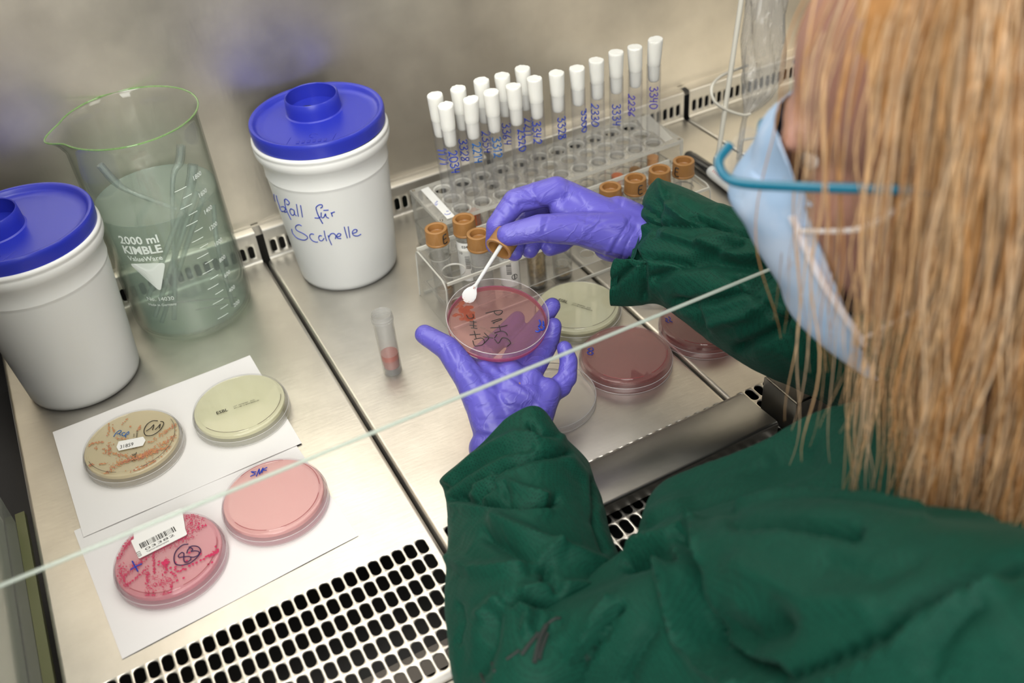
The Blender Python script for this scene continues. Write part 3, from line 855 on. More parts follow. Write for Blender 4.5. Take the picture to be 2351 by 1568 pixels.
AG = {
 'yellow': agar('pale_yellow_agar', (.97, .95, .70), (.99, .98, .86), .82),
 'tan': agar('tan_agar', (.95, .85, .58), (.98, .92, .75), .78),
 'pink': agar('pink_agar', (.97, .63, .59), (.99, .88, .86), .74),
 'rose': agar('rose_agar', (.90, .44, .50), (.98, .78, .80), .66),
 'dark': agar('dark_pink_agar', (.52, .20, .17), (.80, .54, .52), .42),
 'held': agar('translucent_pink_agar', (.72, .42, .42), (.94, .80, .78), .14),
}
M['ledge'] = pbr('dark_ledge_line', (.12, .09, .07), .4)
M['ledgepink'] = pbr('dark_red_ledge_line', (.30, .04, .05), .4)
def plate(x, y, z, ag, label, arcs, name='culture_plate', clearmat='dishclear', ledge='ledge', group='culture plates'):
    root = thing(name, label, 'petri dish', (x, y, z), group=group)
    dish_parts(root, AG[ag], clearmat=clearmat)
    ledge_marks(root, Matrix(), arcs, M[ledge])
    return root
TOP = .0144
def top_map(root, cx, cy, ang, h=1.0, z=TOP):
    c, s = math.cos(ang), math.sin(ang)
    return lambda x, y: Vector((cx + x*c - y*s, cy + x*s + y*c, z))
def flat_text(root, body, size, cx, cy, ang, mat=None, name='printed_code', z=TOP+.0001, shear=0.0, sx=1.0, bold=0.0):
    mtx = Matrix.Translation((cx, cy, z)) @ Matrix.Rotation(ang, 4, 'Z') @ Matrix.Diagonal((sx, 1, 1, 1))
    return print_text(name, body, size, mtx, mat or M['black'], root, extrude=.00002, bold=bold)
def esbl_print(root, cx, cy, ang, name='printed_code'):
    bm = bmesh.new()
    for body, size, x, y, b in (('ESBL', .0058, 0, 0, .00008), ('LOT 1000380960   20:29', .0021, .0165, .0026, 0), ('2011-08-15 BIOMERIEUX', .0024, .0165, -.0002, 0)):
        me = mesh_text(body, size, .00002, b)
        me.transform(Matrix.Translation((x, y, 0)) @ Matrix.Diagonal((.95, 1, 1, 1))); bm.from_mesh(me); bpy.data.meshes.remove(me)
    bm.transform(Matrix.Translation((cx, cy, TOP+.0001)) @ Matrix.Rotation(ang, 4, 'Z'))
    obj(name, bm, M['black'], root, smooth=False)['label'] = 'black printed code beginning ESBL'
def local_at(root, u, v, z=TOP):
    p = atz(u, v, root.location.z + z); return (p.x - root.location.x, p.y - root.location.y)

def colonies(root, dots, mat, z0=.0080, name='colonies', h=.35):
    bm = bmesh.new()
    for x, y, r in dots:
        if x*x + y*y > .0418**2: continue
        n = 7; c = bm.verts.new((x, y, TOP + .0003 + r*h))
        a = [bm.verts.new((x + r*.6*math.cos(2*math.pi*i/n), y + r*.6*math.sin(2*math.pi*i/n), TOP + .0002 + r*h*.8)) for i in range(n)]
        b = [bm.verts.new((x + r*math.cos(2*math.pi*i/n), y + r*math.sin(2*math.pi*i/n), TOP + .00005)) for i in range(n)]
        for i in range(n):
            j = (i+1) % n; bm.faces.new((c, a[i], a[j])); bm.faces.new((a[i], b[i], b[j], a[j]))
    o = obj(name, bm, mat, root); o['kind'] = 'stuff'
    return o
def streak(rnd, root, pts, count, spread, r0, r1, px=True):
    P = [Vector(local_at(root, u, v)) for u, v in pts]; out = []
    seg = [(a, b, (b-a).length) for a, b in zip(P, P[1:])]; tot = sum(s[2] for s in seg)
    for _ in range(count):
        t = rnd.random()*tot
        for a, b, l in seg:
            if t <= l: break
            t -= l
        p = a + (b-a)*(t/l)
        out.append((p.x + rnd.gauss(0, spread), p.y + rnd.gauss(0, spread), rnd.uniform(r0, r1)))
    return out
# 1: pale yellow plate, upper right of the paper
p1 = plate(.20148, .3103, PZ, 'yellow', 'clean pale yellow culture plate with a printed ESBL code, upper right on the paper', [(205, 262), (280, 345)])
a = local_at(p1, 497, 952); b = local_at(p1, 600, 918)
esbl_print(p1, a[0], a[1], math.atan2(b[1]-a[1], b[0]-a[0]))
# 2: tan plate with colonies
p2 = plate(.1008, .31515, PZ, 'tan', 'tan culture plate full of brownish colonies, marked 11 in a black circle', [(190, 240), (270, 330), (335, 372)])
rnd = random.Random(3)
def c5(l): return [(180 + a/7.465, 920 + b/7.465) for a, b in l]
ds = []
for pts, n, sp, r0, r1 in (
  ([(420,1310),(600,1130),(900,1010),(1250,880),(1600,780)], 330, .0016, .0004, .0008), ([(760,1340),(1000,1200),(1400,1020),(1690,830)], 330, .0020, .0004, .0009),
  ([(1000,1000),(1350,800),(1680,600)], 240, .0019, .0004, .0008), ([(1650,780),(1700,830),(1560,900)], 90, .0014, .0005, .0009),
  ([(420,1290),(520,1340),(600,1320)], 60, .0012, .0005, .0009), ([(760,1350),(880,1310),(1010,1270)], 60, .0010, .0005, .0009),
  ([(430,880),(560,890),(700,930),(860,950)], 90, .0012, .0004, .0008), ([(200,1110),(250,1090)], 26, .0009, .0005, .0008), ([(350,1090),(510,1070)], 22, .0004, .0004, .0008),
  ([(170,780),(260,720),(440,710)], 34, .0005, .0005, .0009), ([(270,800),(330,820)], 7, .0006, .0007, .0010), ([(500,400),(560,400),(520,480),(500,620)], 26, .0008, .0005, .0009),
  ([(580,460),(620,520)], 9, .0006, .0006, .0009), ([(470,760),(560,720),(520,860),(400,830)], 34, .0010, .0005, .0009), ([(640,640),(850,660)], 18, .0005, .0005, .0009),
  ([(1390,610),(1600,450),(1700,390)], 60, .0012, .0005, .0009), ([(1190,720),(1350,660)], 14, .0008, .0005, .0009), ([(1080,380),(1030,500)], 10, .0007, .0007, .0010),
  ([(860,295),(740,410)], 6, .0005, .0008, .0011), ([(890,440),(892,442)], 2, .0002, .0011, .0012), ([(1300,640),(1305,642)], 2, .0004, .0008, .0009), ([(700,1060),(1050,960),(1300,900)], 160, .0022, .0004, .0007), ([(1720,480),(1760,600)], 30, .0008, .0006, .0009)):
    ds += streak(rnd, p2, c5(pts), n, sp*1.1, r0*.85, r1*.82)
M['colony'] = pbr('brownish_colonies', (.46, .17, .10), .5, noisecol=(300, (.58, .27, .11), .4, .6))
colonies(p2, ds, M['colony'], h=.25)
def ring_on(root, cxy, rx, ry, ang=0, a0=0, a1=360, z=TOP+.0004):
    return [[(cxy[0] + rx*math.cos(math.radians(t))*math.cos(ang) - ry*math.sin(math.radians(t))*math.sin(ang), cxy[1] + rx*math.cos(math.radians(t))*math.sin(ang) + ry*math.sin(math.radians(t))*math.cos(ang)) for t in [a0 + (a1-a0)*k/24 for k in range(25)]]]
def ink_top(root, name, paths, r, mat, crop, label=None, z=TOP+.0005, k=4):
    s, ox, oy = crop
    bm = bmesh.new()
    for path in paths:
        P = catmull([Vector((ox + a/s, oy + b/s, 0)) for a, b in path], k)
        q = []
        for p in P:
            x, y = local_at(root, p.x, p.y, z); q.append(Vector((x, y, z)))
        tube(bm, q, r, 5)
    o = obj(name, bm, mat, root)
    if label: o['label'] = label
    return o
CR5 = (7.465, 180, 920)
ink_top(p2, 'marker_number', [[(1360,345),(1270,345),(1180,400),(1125,500),(1140,580),(1200,600),(1290,580),(1400,500),(1460,400),(1445,360),(1405,355)],
  [(1160,520),(1235,470),(1295,410),(1270,500)], [(1315,495),(1370,440),(1405,400),(1385,470)]], .00042, M['blackmark'], CR5, 'black marker number 11 in a circle')
ink_top(p2, 'marker_writing', [[(605,615),(640,560),(700,510),(735,520),(700,560),(660,570)], [(700,560),(720,590)], [(800,545),(760,550),(745,590),(790,600),(860,560),(860,530),(820,560),(800,600),(815,625)]], .00040, M['tealink'], CR5, 'small blue marker letters')
a = local_at(p2, *c5([(950, 1040)])[0]); b = local_at(p2, *c5([(985, 480)])[0])
esbl_print(p2, a[0]+.002, a[1], math.atan2(b[1]-a[1], b[0]-a[0]))
def sticker(root, name, corners_px, crop, text_list, label, th=.0002, z=TOP+.0006, poly=True):
    s, ox, oy = crop; P = [Vector(local_at(root, ox + a/s, oy + b/s, z)) for a, b in corners_px]
    bm = bmesh.new()
    v0 = [bm.verts.new((p.x, p.y, z)) for p in P]; v1 = [bm.verts.new((p.x, p.y, z+th)) for p in P]; n = len(P)
    bm.faces.new(v1)
    for i in range(n): bm.faces.new((v0[i], v0[(i+1) % n], v1[(i+1) % n], v1[i]))
    bmesh.ops.recalc_face_normals(bm, faces=bm.faces[:])
    o = obj(name, bm, M['label'], root, smooth=False); o['label'] = label
    return o, P
st, P = sticker(p2, 'number_sticker', [(655,795),(690,700),(1110,618),(1152,680),(1105,770),(690,860)], CR5, None, 'white notched sticker printed 31859')
a = Vector(local_at(p2, *c5([(712, 838)])[0])); b = Vector(local_at(p2, *c5([(1000, 768)])[0])); ang = math.atan2(b.y-a.y, b.x-a.x)
print_text('sticker_digits', '31859', .0052, Matrix.Translation((a.x, a.y, TOP+.0009)) @ Matrix.Rotation(ang, 4, 'Z') @ Matrix.Diagonal((.95, 1.3, 1, 1)), M['black'], st)
# 3: pink clean plate
p3 = plate(.19489, .18075, PZ-.001, 'pink', 'clean light pink culture plate with a short blue mark, lower right on the paper', [(60, 118), (200, 245), (262, 330), (345, 395)], clearmat='dishpink', ledge='ledgepink')
ink_top(p3, 'marker_writing', [[(1035,600),(1010,600),(1030,610),(1005,622)], [(1035,622),(1050,585),(1050,612),(1068,580),(1062,605)], [(1088,578),(1066,590),(1085,592)]], .00048, M['blueink'], (2.119, 100, 800), 'blue marker letters SMC')
# 4: rose plate with red colonies
p4 = plate(.10118, .16534, PZ-.001, 'rose', 'deep pink culture plate streaked with red colonies, marked 83 and half under the glass edge', [(210, 262), (275, 322), (335, 352)], clearmat='dishpink', ledge='ledgepink')
rnd = random.Random(8); ds = []; big = []
def c6(l): return [(240 + a/6.273, 1160 + b/6.273) for a, b in l]
for pts, n, sp, r0, r1 in (
  ([(190,780),(250,640),(400,480),(560,380)], 300, .0016, .0003, .0007), ([(220,850),(260,1060),(300,1190)], 90, .0016, .0004, .0008), ([(240,1060),(420,900),(640,740)], 130, .0012, .0003, .0006),
  ([(290,1160),(420,1080),(520,990),(640,880)], 80, .0006, .0004, .0007), ([(710,680),(715,980)], 110, .0005, .0003, .0006), ([(880,780),(870,1000)], 70, .0009, .0004, .0008), ([(860,840),(900,800)], 60, .0012, .0006, .0010),
  ([(620,960),(625,1180)], 60, .0009, .0004, .0008), ([(560,1250),(760,1150),(980,1060)], 90, .0020, .0004, .0006), ([(620,1280),(640,1380)], 60, .0018, .0004, .0007), ([(700,1230),(720,1370),(860,1340),(850,1220)], 90, .0012, .0004, .0006),
  ([(980,1110),(940,1260)], 40, .0007, .0005, .0008), ([(880,620),(1050,540),(1180,380),(1440,180)], 200, .0018, .0003, .0006), ([(1150,160),(1290,150),(1180,330)], 150, .0018, .0003, .0007), ([(1180,420),(1300,360),(1420,300)], 60, .0012, .0004, .0007),
  ([(1100,520),(1280,450)], 50, .0014, .0003, .0006), ([(1500,730),(1690,650)], 90, .0008, .0005, .0009), ([(1600,650),(1690,680)], 60, .0010, .0006, .0009), ([(350,930),(560,800)], 90, .0022, .0003, .0005), ([(740,700),(860,600)], 60, .0020, .0003, .0005), ([(680,1050),(820,1130),(960,1000)], 80, .0024, .0003, .0006)):
    ds += streak(rnd, p4, c6(pts), n, sp*1.1, r0*.8, r1*.72)
for u, v in ((1140,1045),(1045,1085),(1222,872),(1272,845),(1325,825),(1385,790),(1432,775),(1460,740),(1490,725),(1495,850),(1548,820),(1600,830),(1602,592),(1185,800),(1222,680),(1055,950),(1095,945),(1130,920),(1165,920),(1020,890),(1018,925),(950,900),(1020,1010),(990,985),(960,965),(1380,700),(1455,290),(1410,292),(1125,868),(1020,825),(785,808),(780,855),(830,825)):
    x, y = local_at(p4, 240 + u/6.273, 1160 + v/6.273); big.append((x, y, .0011))
M['redcolony'] = pbr('red_colonies', (.56, .02, .10), .45)
colonies(p4, ds + big, M['redcolony'], h=.25)
CR6 = (6.273, 240, 1160)
ink_top(p4, 'marker_number', [[(1205,558),(1120,575),(1030,660),(1000,760),(1020,840),(1100,862),(1230,830),(1340,740),(1385,660),(1350,600),(1270,585),(1210,605)],
  [(1140,690),(1110,680),(1065,720),(1075,750),(1150,740),(1230,740),(1240,780),(1190,815),(1150,810),(1140,760),(1145,700),(1130,685)],
  [(1185,690),(1200,640),(1240,610),(1270,640),(1245,665),(1300,655),(1360,670),(1350,715),(1290,745),(1240,745)]], .00048, M['darkink'], CR6, 'black marker number 83 in a circle')
ink_top(p4, 'plus_mark', [[(370,930),(450,880),(538,842)], [(398,805),(430,860),(480,950)]], .00060, M['blueink'], CR6, 'blue marker plus sign')
st, P = sticker(p4, 'barcode_sticker', [(420,430),(400,330),(1095,40),(1130,130),(1165,350),(1190,410),(1175,432),(510,765),(490,760),(385,525),(390,505),(425,488)], CR6, None, 'white barcode sticker printed 03382')
a = Vector(local_at(p4, 240+590/6.273, 1160+663/6.273)); b = Vector(local_at(p4, 240+1000/6.273, 1160+455/6.273)); ang = math.atan2(b.y-a.y, b.x-a.x)
bm = bmesh.new(); rnd = random.Random(12); x = 0; nn = Vector((-math.sin(ang), math.cos(ang))); dd = Vector((math.cos(ang), math.sin(ang)))
while x < .030:
    w = rnd.choice((.0003, .0003, .0006, .0009)); o0 = a + dd*(x-.002) + nn*.0040; o1 = o0 + dd*w
    q = [o0, o1, o1 + nn*.0062, o0 + nn*.0062]; bm.faces.new([bm.verts.new((p.x, p.y, TOP+.0009)) for p in q]); x += w + rnd.choice((.0003, .0005, .0008))
obj('barcode', bm, M['black'], st, smooth=False)
print_text('sticker_digits', '03382', .0058, Matrix.Translation((a.x, a.y, TOP+.0009)) @ Matrix.Rotation(ang, 4, 'Z') @ Matrix.Diagonal((1.75, .62, 1, 1)), M['black'], st)
print_text('sticker_small_print', 'Typhus-sblasmplatz', .0024, Matrix.Translation((a.x, a.y, TOP+.0009)) @ Matrix.Rotation(ang, 4, 'Z') @ Matrix.Translation((.0005, -.0028, 0)), M['black'], st)
c = Vector(local_at(p4, 240+545/6.273, 1160+733/6.273))
print_text('sticker_side_digits', '033', .0042, Matrix.Translation((c.x, c.y, TOP+.0009)) @ Matrix.Rotation(ang + math.pi/2, 4, 'Z'), M['black'], st)

# plates right of the hands
p5 = plate(.5479, .2663, .0001, 'yellow', 'pale yellow culture plate on the bare tray just behind the raised fingertips', [(205, 250), (262, 320)])
a = local_at(p5, 1280, 690); b = local_at(p5, 1362, 715)
esbl_print(p5, a[0], a[1], math.atan2(b[1]-a[1], b[0]-a[0]))
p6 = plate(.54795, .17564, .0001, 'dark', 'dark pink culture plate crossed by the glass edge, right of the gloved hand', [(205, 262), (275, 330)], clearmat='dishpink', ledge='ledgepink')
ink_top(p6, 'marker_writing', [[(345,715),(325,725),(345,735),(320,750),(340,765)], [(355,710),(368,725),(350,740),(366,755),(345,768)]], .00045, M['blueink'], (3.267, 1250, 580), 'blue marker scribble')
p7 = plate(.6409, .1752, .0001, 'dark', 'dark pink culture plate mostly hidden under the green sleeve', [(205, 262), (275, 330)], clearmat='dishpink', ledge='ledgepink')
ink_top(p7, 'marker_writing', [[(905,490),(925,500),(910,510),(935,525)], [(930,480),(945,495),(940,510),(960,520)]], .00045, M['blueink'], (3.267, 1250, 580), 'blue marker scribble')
r = thing('petri_dish', 'empty clear petri dish standing behind the pink plates, edge peeping out below the sleeve', 'petri dish', (.6455, .2695, .0001))
dish_parts(r, None, empty=True)
bm = bmesh.new()
lathe(bm, [(0, .0002), (.0450, .0002), (.0459, .0010), (.0462, .0030), (.0462, .0076), (.0457, .0080), (.0451, .0076), (.0450, .0018), (.0436, .0012), (0, .0012)], 72)
o = obj('empty_dish_cover', bm, M['dishclear']); o.location = (.4569, .1702, .0001)
bm = bmesh.new(); tube(bm, [(.0459*math.cos(2*math.pi*k/64), .0459*math.sin(2*math.pi*k/64), .0080) for k in range(65)], .0004, 6, caps=False)
tube(bm, [(.0458*math.cos(2*math.pi*k/64), .0458*math.sin(2*math.pi*k/64), .0006) for k in range(65)], .0003, 6, caps=False)
obj('cover_rim', bm, M['dishrim'], o)
tag(o, 'empty clear petri dish cover lying on the tray under the palm', 'petri dish cover')

# ------------------------------------------------------------------ open sample tube with red liquid
r = thing('sample_tube', 'open frosted sample tube with red liquid, standing alone near the thumb', 'sample tube', (.3500, .2930, 0))
bm = bmesh.new()
lathe(bm, [(.0001, .0045), (.0055, .0040), (.0082, .0050), (.0084, .0002), (.0090, .0), (.0093, .0008), (.0095, .010), (.0098, .060), (.0102, .061), (.0102, .070), (.0098, .0715), (.0093, .0708), (.0092, .0615), (.0088, .060), (.0085, .012), (.0080, .0065), (0, .0058)], 40)
o = obj('tube_wall', bm, M['frost'], r); sharp(o, 50)
bm = bmesh.new(); lathe(bm, [(0, .0060), (.0078, .0068), (.0084, .0115), (.0087, .0232), (.0083, .0225), (0, .0223)], 32); obj('red_liquid', bm, M['redliq'], r)
bm = bmesh.new()
for z in (.0635, .0665): lathe(bm, [(.0102, z), (.0107, z+.0006), (.0102, z+.0012)], 36)
for dz in (0, .018): tube(bm, [(.0097, .0028, .040-dz), (.0097, .0028, .050-dz)], .0003, 5)
obj('thread_and_marks', bm, M['frost'], r)
# ------------------------------------------------------------------ acrylic test tube rack
def hole_plate(bm, xs, ys, d, z, th, x0, x1, y0, y1, rimw=.0021):
    px = xs[1]-xs[0]; py = ys[1]-ys[0]; n = 24
    gx0, gx1, gy0, gy1 = xs[0]-px/2, xs[-1]+px/2, ys[0]-py/2, ys[-1]+py/2
    for side, zz in ((1, z+th), (-1, z)):
        for cx in xs:
            for cy in ys:
                a0, a1, b0, b1 = cx-px/2, cx+px/2, cy-py/2, cy+py/2
                ang = [2*math.pi*(i+.5)/n for i in range(n)]
                def P(r, dz=0): return [bm.verts.new((cx + r*math.cos(a), cy + r*math.sin(a), zz - side*dz)) for a in ang]
                O = []
                for a in ang:
                    k = 1/max(abs(math.cos(a)), abs(math.sin(a))); O.append(bm.verts.new((cx + math.cos(a)*k*px/2, cy + math.sin(a)*k*py/2, zz)))
                Cn = [bm.verts.new((cx + sx*px/2, cy + sy*py/2, zz)) for sx, sy in ((1,1), (-1,1), (-1,-1), (1,-1))]
                Rm = P(d/2 + (rimw if side > 0 else 0)); I = P(d/2, .0008 if side > 0 else 0)
                D = [bm.verts.new((cx + d/2*math.cos(a), cy + d/2*math.sin(a), z + th/2)) for a in ang]
                for i in range(n):
                    j = (i+1) % n; q = None
                    for k in range(4):
                        if ang[i] < math.pi/4 + k*math.pi/2 < ang[i] + 2*math.pi/n: q = k
                    f = [O[i], O[j], Rm[j], Rm[i]] if q is None else [O[i], Cn[q], O[j], Rm[j], Rm[i]]
                    bm.faces.new(f if side > 0 else f[::-1])
                    for A, B in ((Rm, I), (I, D)):
                        f = [A[i], A[j], B[j], B[i]]
                        ff = bm.faces.new(f if side > 0 else f[::-1]); ff.material_index = 1
        def quad(a, b, c, e):
            f = [bm.verts.new((x, y, zz)) for x, y in ((a, c), (b, c), (b, e), (a, e))]; bm.faces.new(f if side > 0 else f[::-1])
        quad(x0, gx0, y0, y1); quad(gx1, x1, y0, y1); quad(gx0, gx1, y0, gy0); quad(gx0, gx1, gy1, y1)
    def wallq(p, q):
        f = bm.faces.new([bm.verts.new(v) for v in ((p[0], p[1], z), (q[0], q[1], z), (q[0], q[1], z+th), (p[0], p[1], z+th))]); f.material_index = 1
    wallq((x0, y0), (x1, y0)); wallq((x1, y0), (x1, y1)); wallq((x1, y1), (x0, y1)); wallq((x0, y1), (x0, y0))
    bmesh.ops.remove_doubles(bm, verts=bm.verts[:], dist=.00003)
TX = [.4965 + .025*k for k in range(11)]
TY = [.4205, .4457, .4709]
RX0, RX1, RY0, RY1 = .4645, .7795, .4065, .4900
rack = thing('test_tube_rack', 'long clear acrylic rack with three rows of holes holding the stoppered test tubes', 'tube rack', (RX0, RY0, 0))
inv = Matrix.Translation((-RX0, -RY0, 0))
for nm, z, th in (('top_plate', .0660, .0046), ('middle_plate', .0290, .0026)):
    bm = bmesh.new(); hole_plate(bm, TX, TY, .0172, z, th, RX0, RX1, RY0, RY1); bm.transform(inv)
    obj(nm, bm, [M['acryl'], M['acryledge']], rack, smooth=False)
bm = bmesh.new(); box(bm, RX0, RX1, RY0, RY1, .0005, .0032); bm.transform(inv); obj('bottom_plate', bm, M['acryl'], rack, smooth=False)
for x in (RX0, RX1-.0045):
    bm = bmesh.new(); v, fs = box(bm, x, x+.0045, RY0, RY1, .0034, .0668)
    fs[2].material_index = 1; fs[4].material_index = 1
    bm.transform(inv); obj('end_panel', bm, [M['acryl'], M['acryledge']], rack, smooth=False)
for x in (RX0+.003, RX1-.004):
    for y in (RY0+.004, RY1-.004):
        bm = bmesh.new(); lathe(bm, [(0, 0), (.0017, 0), (.0019, .0006), (.0012, .0010), (.0008, .0004), (0, .0004)], 16); bm.transform(Matrix.Translation((x-RX0, y-RY0, .0707)))
        obj('screw', bm, M['screw'], rack)
bm = bmesh.new()
q = [atz(u, v, .0709) for u, v in ((966, 436), (983, 429), (1045, 497), (1027, 503))]
vs = [bm.verts.new(p) for p in q]; bm.faces.new(vs); r = bmesh.ops.extrude_face_region(bm, geom=bm.faces[:])
for v in r['geom']:
    if isinstance(v, bmesh.types.BMVert): v.co.z += .0003
bmesh.ops.recalc_face_normals(bm, faces=bm.faces[:]); bm.transform(inv)
lab = obj('label_strip', bm, M['label'], rack, smooth=False); lab['label'] = 'white paper strip with faint blue writing'
bm = bmesh.new()
def c4(l): return [(860 + a/8.7125, 380 + b/8.7125) for a, b in l]
for s in ([(1400,965),(1440,985),(1500,970),(1520,945)], [(1435,915),(1485,912)], [(1210,745),(1250,730)], [(1200,770),(1270,770)], [(1240,710),(1262,720)], [(1215,790),(1250,795)]):
    tube(bm, [inv @ atz(u, v, .0714) for u, v in c4(s)], .00035, 5)
obj('strip_writing', bm, M['blueink'], lab)
bm = bmesh.new()
q = [atz(u, v, .0709) for u, v in ((1462, 272), (1490, 262), (1545, 318), (1528, 326), (1500, 303), (1480, 298))]
vs = [bm.verts.new(p) for p in q]; bm.faces.new(vs); bm.transform(inv)
rp = obj('torn_tape', bm, M['acryledge'], rack, smooth=False); rp['label'] = 'white torn tape residue at the right end'

def towards_cam(p):
    d = CAM_LOC - p; return math.atan2(d.y, d.x)
def test_tube(label, i, j, num, v0, off, ink, tilt=(0, 0), liq=None, plugseed=0, dh=0.0):
    x, y = TX[j], TY[i]
    root = thing('test_tube', label, 'test tube', (x, y, .0040), (tilt[0], tilt[1], 0), 'stoppered test tubes in the acrylic rack')
    bm = bmesh.new(); R_ = .0080; r_ = .0071; H = .1632
    prof = [(R_*math.sin(a), R_*(1-math.cos(a))) for a in [k*math.pi/2/7 for k in range(8)]] + [(R_, H-.001), (R_*.985, H), (r_*1.02, H), (r_, H-.001)]
    prof += [(r_*math.sin(a), .0008 + r_*(1-math.cos(a))) for a in [math.pi/2 - k*math.pi/2/7 for k in range(8)]]
    lathe(bm, prof, 32); obj('glass_wall', bm, M['tubeglass'], root)
    rnd = random.Random(plugseed*7 + i*31 + j)
    bm = bmesh.new(); h = .026 + dh
    prof = [(0, -.0195), (.0040, -.0195), (.0056, -.0185), (.0063, -.0165), (.0068, -.006), (.0070, 0), (.0074, .0015), (.0078, h*.4), (.0083, h*.85), (.0083, h-.001), (.0078, h), (0, h)]
    P2 = []
    for (a, b), (c, d) in zip(prof, prof[1:]):
        P2.append((a, b)); P2.append(((a+c)/2, (b+d)/2))
    P2.append(prof[-1])
    lathe(bm, P2, 28)
    lx, ly = rnd.uniform(-.05, .05), rnd.uniform(-.05, .05)
    for v in bm.verts:
        k = noise.noise(v.co*420 + Vector((i*9, j*5, 0)))
        if v.co.z > 0: v.co.x += lx*v.co.z; v.co.y += ly*v.co.z
        v.co.x *= 1 + .035*k; v.co.y *= 1 + .035*k
        if v.co.z > h*.9: v.co.z += .0006*k + lx*v.co.x*1.5
    bm.transform(Matrix.Translation((0, 0, H))); obj('plug', bm, M['plug'], root)
    if liq:
        mat, z0, z1 = liq; bm = bmesh.new(); q = .0069
        pr_ = [(0, z0+.0012), (q*.6, z0+.0030), (q*.95, z0+.006)] if z0 < .004 else [(0, z0), (q, z0)]
        lathe(bm, pr_ + [(q, z1), (q*.9, z1-.0006), (0, z1-.0008)], 24); obj('liquid', bm, M[mat], root)
    # number written down the glass
    if num:
        a0 = towards_cam(Vector((x, y, .1))) + off
        zt = aty(*(project(Vector((x, y, .12)))[0], v0), y).z - .0040
        bm = bmesh.new(); R2 = .0082; hh = .0095
        def mp(a, b):
            t = a0 + (b - hh/2)/R2*1.0
            return Vector((R2*math.cos(t), R2*math.sin(t), zt - a))
        write(bm, num, mp, hh, .00062, .13)
        o = obj('written_number', bm, M[ink], root); o['label'] = ink.replace('ink', ' marker') + ' number ' + num
ROWN = {0: 'front row', 1: 'second row'}
T = [ (0,0,'2034',335,.1,'blueink',(.0,-.02),('amber',.002,.010),'leftmost stoppered test tube of the front row, marked 2034'),
 (1,0,'1171',330,-.15,'blueink',(.0,-.02),None,'leftmost stoppered test tube of the second row, marked 1171'),
 (0,1,'2214',318,.25,'tealink',(0,-.008),('orange',.002,.030),'front row test tube second from the left, marked 2214 in teal'),
 (1,1,'3328',310,-.3,'blueink',(0,-.01),('orange',.002,.042),'second row test tube second from the left, above the tube marked 2214'),
 (0,2,'3312',305,.1,'tealink',(0,-.01),('paleorange',.002,.036),'front row test tube third from the left, marked 3312'),
 (1,2,'2354',292,-.1,'blueink',(0,0),None,'second row test tube third from the left, marked 2354'),
 (0,3,'2320',288,.6,'blueink',(0,0),('orange',.002,.036),'front row test tube fourth from the left, marked 2320'),
 (1,3,'3364',274,-.1,'blueink',(0,0),None,'second row test tube fourth from the left, marked 3364'),
 (0,4,'3342',270,-.2,'blueink',(0,0),('orange',.002,.030),'front row test tube fifth from the left, its number partly hidden'),
 (1,4,'2211',262,.2,'blueink',(0,0),None,'second row test tube last to the right, marked 2211'),
 (0,5,'3328',262,.45,'blueink',(0,.006),None,'front row test tube sixth from the left, marked 3328 along its right side'),
 (0,6,'3300',248,.95,'blueink',(0,.008),None,'front row test tube with its faint number turned away to the right'),
 (0,7,'2330',232,-.45,'blueink',(0,.004),('amber',.002,.020),'front row test tube marked 2330, fourth from the right end'),
 (0,8,'3334',232,.0,'blueink',(0,0),('orange',.002,.040),'front row test tube marked 3334 with bright orange broth'),
 (0,9,'2236',212,-.65,'purpleink',(0,0),('amber',.002,.040),'front row test tube marked 2236, second from the right end'),
 (0,10,'3340',192,.05,'purpleink',(0,-.004),('paleorange',.030,.048),'rightmost stoppered test tube, marked 3340, tallest in the picture')]
for k, (i, j, num, v0, off, ink, tl, lq, lb_) in enumerate(T):
    test_tube(lb_, i, j, num, v0, off, ink, tl, lq, k, [0, .002, -.001, .001][k % 4] + (.002 if j in (9, 10) else 0) - (.004 if j in (6,) else 0))

# ------------------------------------------------------------------ clear plastic vial rack
VX = [.4455 + .0315*k for k in range(10)]
VY = [.3370, .3710]
QX0, QX1, QY0, QY1 = .4270, .7520, .3170, .3930
rack2 = thing('vial_rack', 'clear rounded plastic rack holding the brown capped vials, in front of the acrylic rack', 'vial rack', (QX0, QY0, 0))
inv2 = Matrix.Translation((-QX0, -QY0, 0))
bm = bmesh.new(); hole_plate(bm, VX, VY, .0236, .0560, .0018, QX0+.004, QX1-.004, QY0+.002, QY1-.002, .0005); bm.transform(inv2)
obj('top_plate', bm, [M['rackplastic'], M['acryledge']], rack2, smooth=False)
bm = bmesh.new(); hole_plate(bm, VX, VY, .0150, .0160, .0014, QX0+.006, QX1-.006, QY0+.002, QY1-.002, .0004); bm.transform(inv2)
obj('middle_plate', bm, [M['rackplastic'], M['acryledge']], rack2, smooth=False)
def rounded_frame(x, flare):
    pts = []
    y0, y1, z0, z1, r = QY0, QY1, .0008, .0600, .010
    for cy, cz, a0 in ((y1-r, z1-r, 0), (y0+r, z1-r, 90)):
        for k in range(7):
            a = math.radians(a0 + 15*k); pts.append(Vector((x, cy + r*math.cos(a), cz + r*math.sin(a))))
    return [Vector((x+flare, y1, z0))] + pts + [Vector((x+flare, y0, z0))]
